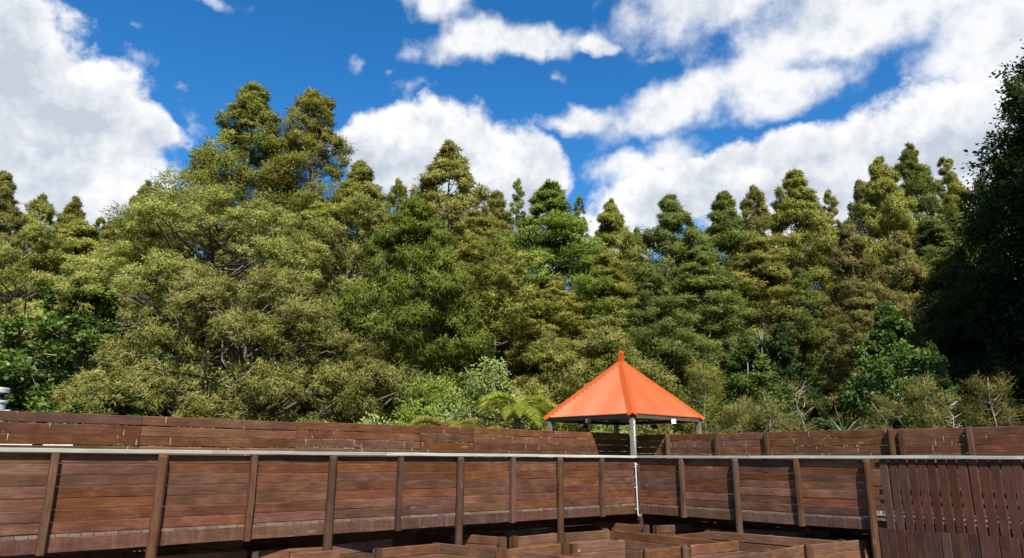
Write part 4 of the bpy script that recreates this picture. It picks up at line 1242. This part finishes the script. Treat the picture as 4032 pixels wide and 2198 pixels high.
# spiky leaved plants
def spiky(label, x, y, H, L, n, mat, seed):
    rng = np.random.default_rng(seed)
    t = thing('cabbage_tree', label, 'plant', (x, y, 0), 0)
    mb = MB(); mb.tube([(0, 0, -.1), (0, 0, H)], [.10, .08], 8)
    ob('trunk', mb.mesh('trunk', MAT['bark'], True), t)
    ms = []
    for k in range(3):
        V = []; F = []
        bend = (.05, .25, .5)[k]
        for j in range(5):
            f = j / 4
            w = .032 * L * (1.0 - f) ** .6 + .003
            c = np.array((L * f, 0, -bend * L * f * f))
            V += [c + np.array((0, w, .012)), c - np.array((0, 0, .006)), c + np.array((0, -w, .012))]
        for j in range(4):
            a = 3 * j; F += [(a, a + 1, a + 4, a + 3), (a + 1, a + 2, a + 5, a + 4)]
        ms.append(mesh_np('blade_leaf', V, F, MAT[mat], {'leaf_normal': ('FLOAT_VECTOR', [(0, 0, 1)] * len(V)), 'tint': ('FLOAT', [(.3, .6, .85)[k]] * len(V))}))
    for k in range(n):
        a = rng.uniform(0, 6.283); e = math.asin(rng.uniform(-.25, .97))
        ob('blade_leaf', ms[rng.integers(3)], t, (0, 0, H), (0, -e, a), tuple([rng.uniform(.75, 1.15)] * 3))
spiky('spiky leaved cabbage tree head above the right wall', 11.2, 24.2, 3.72, 0.95, 70, 'leaf_blade', 2)
spiky('dark spiky leaved cabbage tree in the shade by the right edge', 19.2, 27.5, 5.2, 1.3, 60, 'leaf_deep', 3)
spiky('spiky leaved plant up in the trees right of the roof', 14.2, 39.5, 9.3, 1.3, 50, 'leaf_blade', 4)

# shrubs along the wall
def shrub(label, x, y, H, Rm, seed, mat, ll=0.12, lw=0.06, dens=1.0, quad=True):
    rng = np.random.default_rng(seed)
    t = thing('shrub', label, 'shrub', (x, y, 0), 0, 'shrubs growing beyond the board walls')
    n = int(46 * dens)
    a = rng.uniform(0, 6.28, n); r = Rm * np.sqrt(rng.uniform(0, 1, n)); z = H * rng.uniform(.35, .95, n) * (1 - .35 * (r / Rm) ** 2)
    c = np.stack([r * np.cos(a), r * np.sin(a), z], 1)
    ob('crown', leaf_mesh('crown', [leaves(rng, c, np.full(n, Rm * .30), 9, 24, ll, lw, droop=-.1, quad=quad, spread=.4)], MAT[mat]), t)
    mb = MB()
    for k in range(12):
        q = c[k]
        mb.tube([(q[0] * .15, q[1] * .15, -.05), (q[0] * .5, q[1] * .5, q[2] * .6), tuple(q)], [.03, .02, .006], 4)
    ob('stem', mb.mesh('stem', MAT['bark_pale']), t)
SHR = [
 ('tall lime green shrub above the browning fern', -2.9, 27, 6.5, 1.6, 1, 'leaf_lime'),
 ('pale grey green wispy shrub between the two tree ferns', -0.9, 26, 6.6, 1.9, 2, 'leaf_pale'),
 ('bright low shrub behind the wall just left of the browning fern', -3.3, 25.2, 4.9, 1.3, 3, 'leaf_lime'),
 ('green leafy shrub under the bright tree fern', 0.8, 24.2, 4.3, 0.9, 4, 'leaf_broad'),
 ('grey green shrub seen under the orange roof', 3.7, 26, 4.3, 1.5, 5, 'leaf_pale'),
 ('olive shrub seen between the two right posts of the tower', 5.4, 26.5, 4.6, 1.5, 6, 'leaf_brown'),
 ('light green low shrub behind the wall left of the browning fern', -4.4, 24.5, 4.35, 1.5, 7, 'leaf_pale'),
 ('fresh green low shrub in the middle of the left wall', -6.5, 24, 4.2, 1.4, 8, 'leaf_lime'),
 ('small mixed green shrub behind the left wall', -8.2, 25, 3.9, 1.3, 9, 'leaf_broad'),
 ('grey green shrub over the left wall below the forked twigs', -11.2, 23, 3.9, 1.4, 10, 'leaf_broad'),
 ('dark leafy shrub over the left wall near the flue', -13.6, 23, 4.3, 1.7, 11, 'leaf_broad'),
 ('leafy shrub right of the flue', -16.2, 24, 4.9, 2.0, 12, 'leaf_broad'),
 ('small green shrub beside the spiky leaved plant', 12.2, 26, 4.1, 0.9, 13, 'leaf_broad'),
 ('green shrub at the foot of the fresh broadleaf tree', 10.9, 28.5, 5.0, 1.3, 14, 'leaf_broad'),
 ('green shrub between the bare and the spreading saplings', 11.6, 27, 4.5, 1.1, 15, 'leaf_deep'),
 ('dark shrub right of the spreading sapling', 14.0, 27, 4.4, 1.2, 16, 'leaf_broad'),
 ('dark shrub between the two right hand saplings', 16.4, 28, 4.6, 1.5, 17, 'leaf_deep'),
]
for s_ in SHR:
    shrub(*s_)

# the deep wood behind, one mass
def deep_wood():
    rng = np.random.default_rng(90)
    cs = []; ss = []
    for k in range(112):
        x = rng.uniform(-75, 75); y = rng.uniform(66, 84)
        H = rng.uniform(19, 24.2) * (1 if abs(x) < 60 else 1.15)
        c, s = crown_clumps(rng, H, 4.0, 0.1, PF['cone'], 46, 1.7)
        c[:, 0] += x; c[:, 1] += y
        cs.append(c); ss.append(s)
    c = np.concatenate(cs); s = np.concatenate(ss)
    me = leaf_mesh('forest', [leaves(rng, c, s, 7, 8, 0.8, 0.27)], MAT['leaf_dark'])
    tag(ob('forest', me), 'deep forest mass closing the gaps between the conifers', None, None, 'stuff')
    # undergrowth below the crowns
    n = 420
    c = np.stack([rng.uniform(-48, 48, n), rng.uniform(34, 60, n), rng.uniform(0.4, 4.2, n)], 1)
    s = rng.uniform(.9, 1.8, n)
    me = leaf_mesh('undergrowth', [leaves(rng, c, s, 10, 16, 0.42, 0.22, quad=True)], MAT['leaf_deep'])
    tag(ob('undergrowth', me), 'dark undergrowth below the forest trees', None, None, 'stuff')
deep_wood()
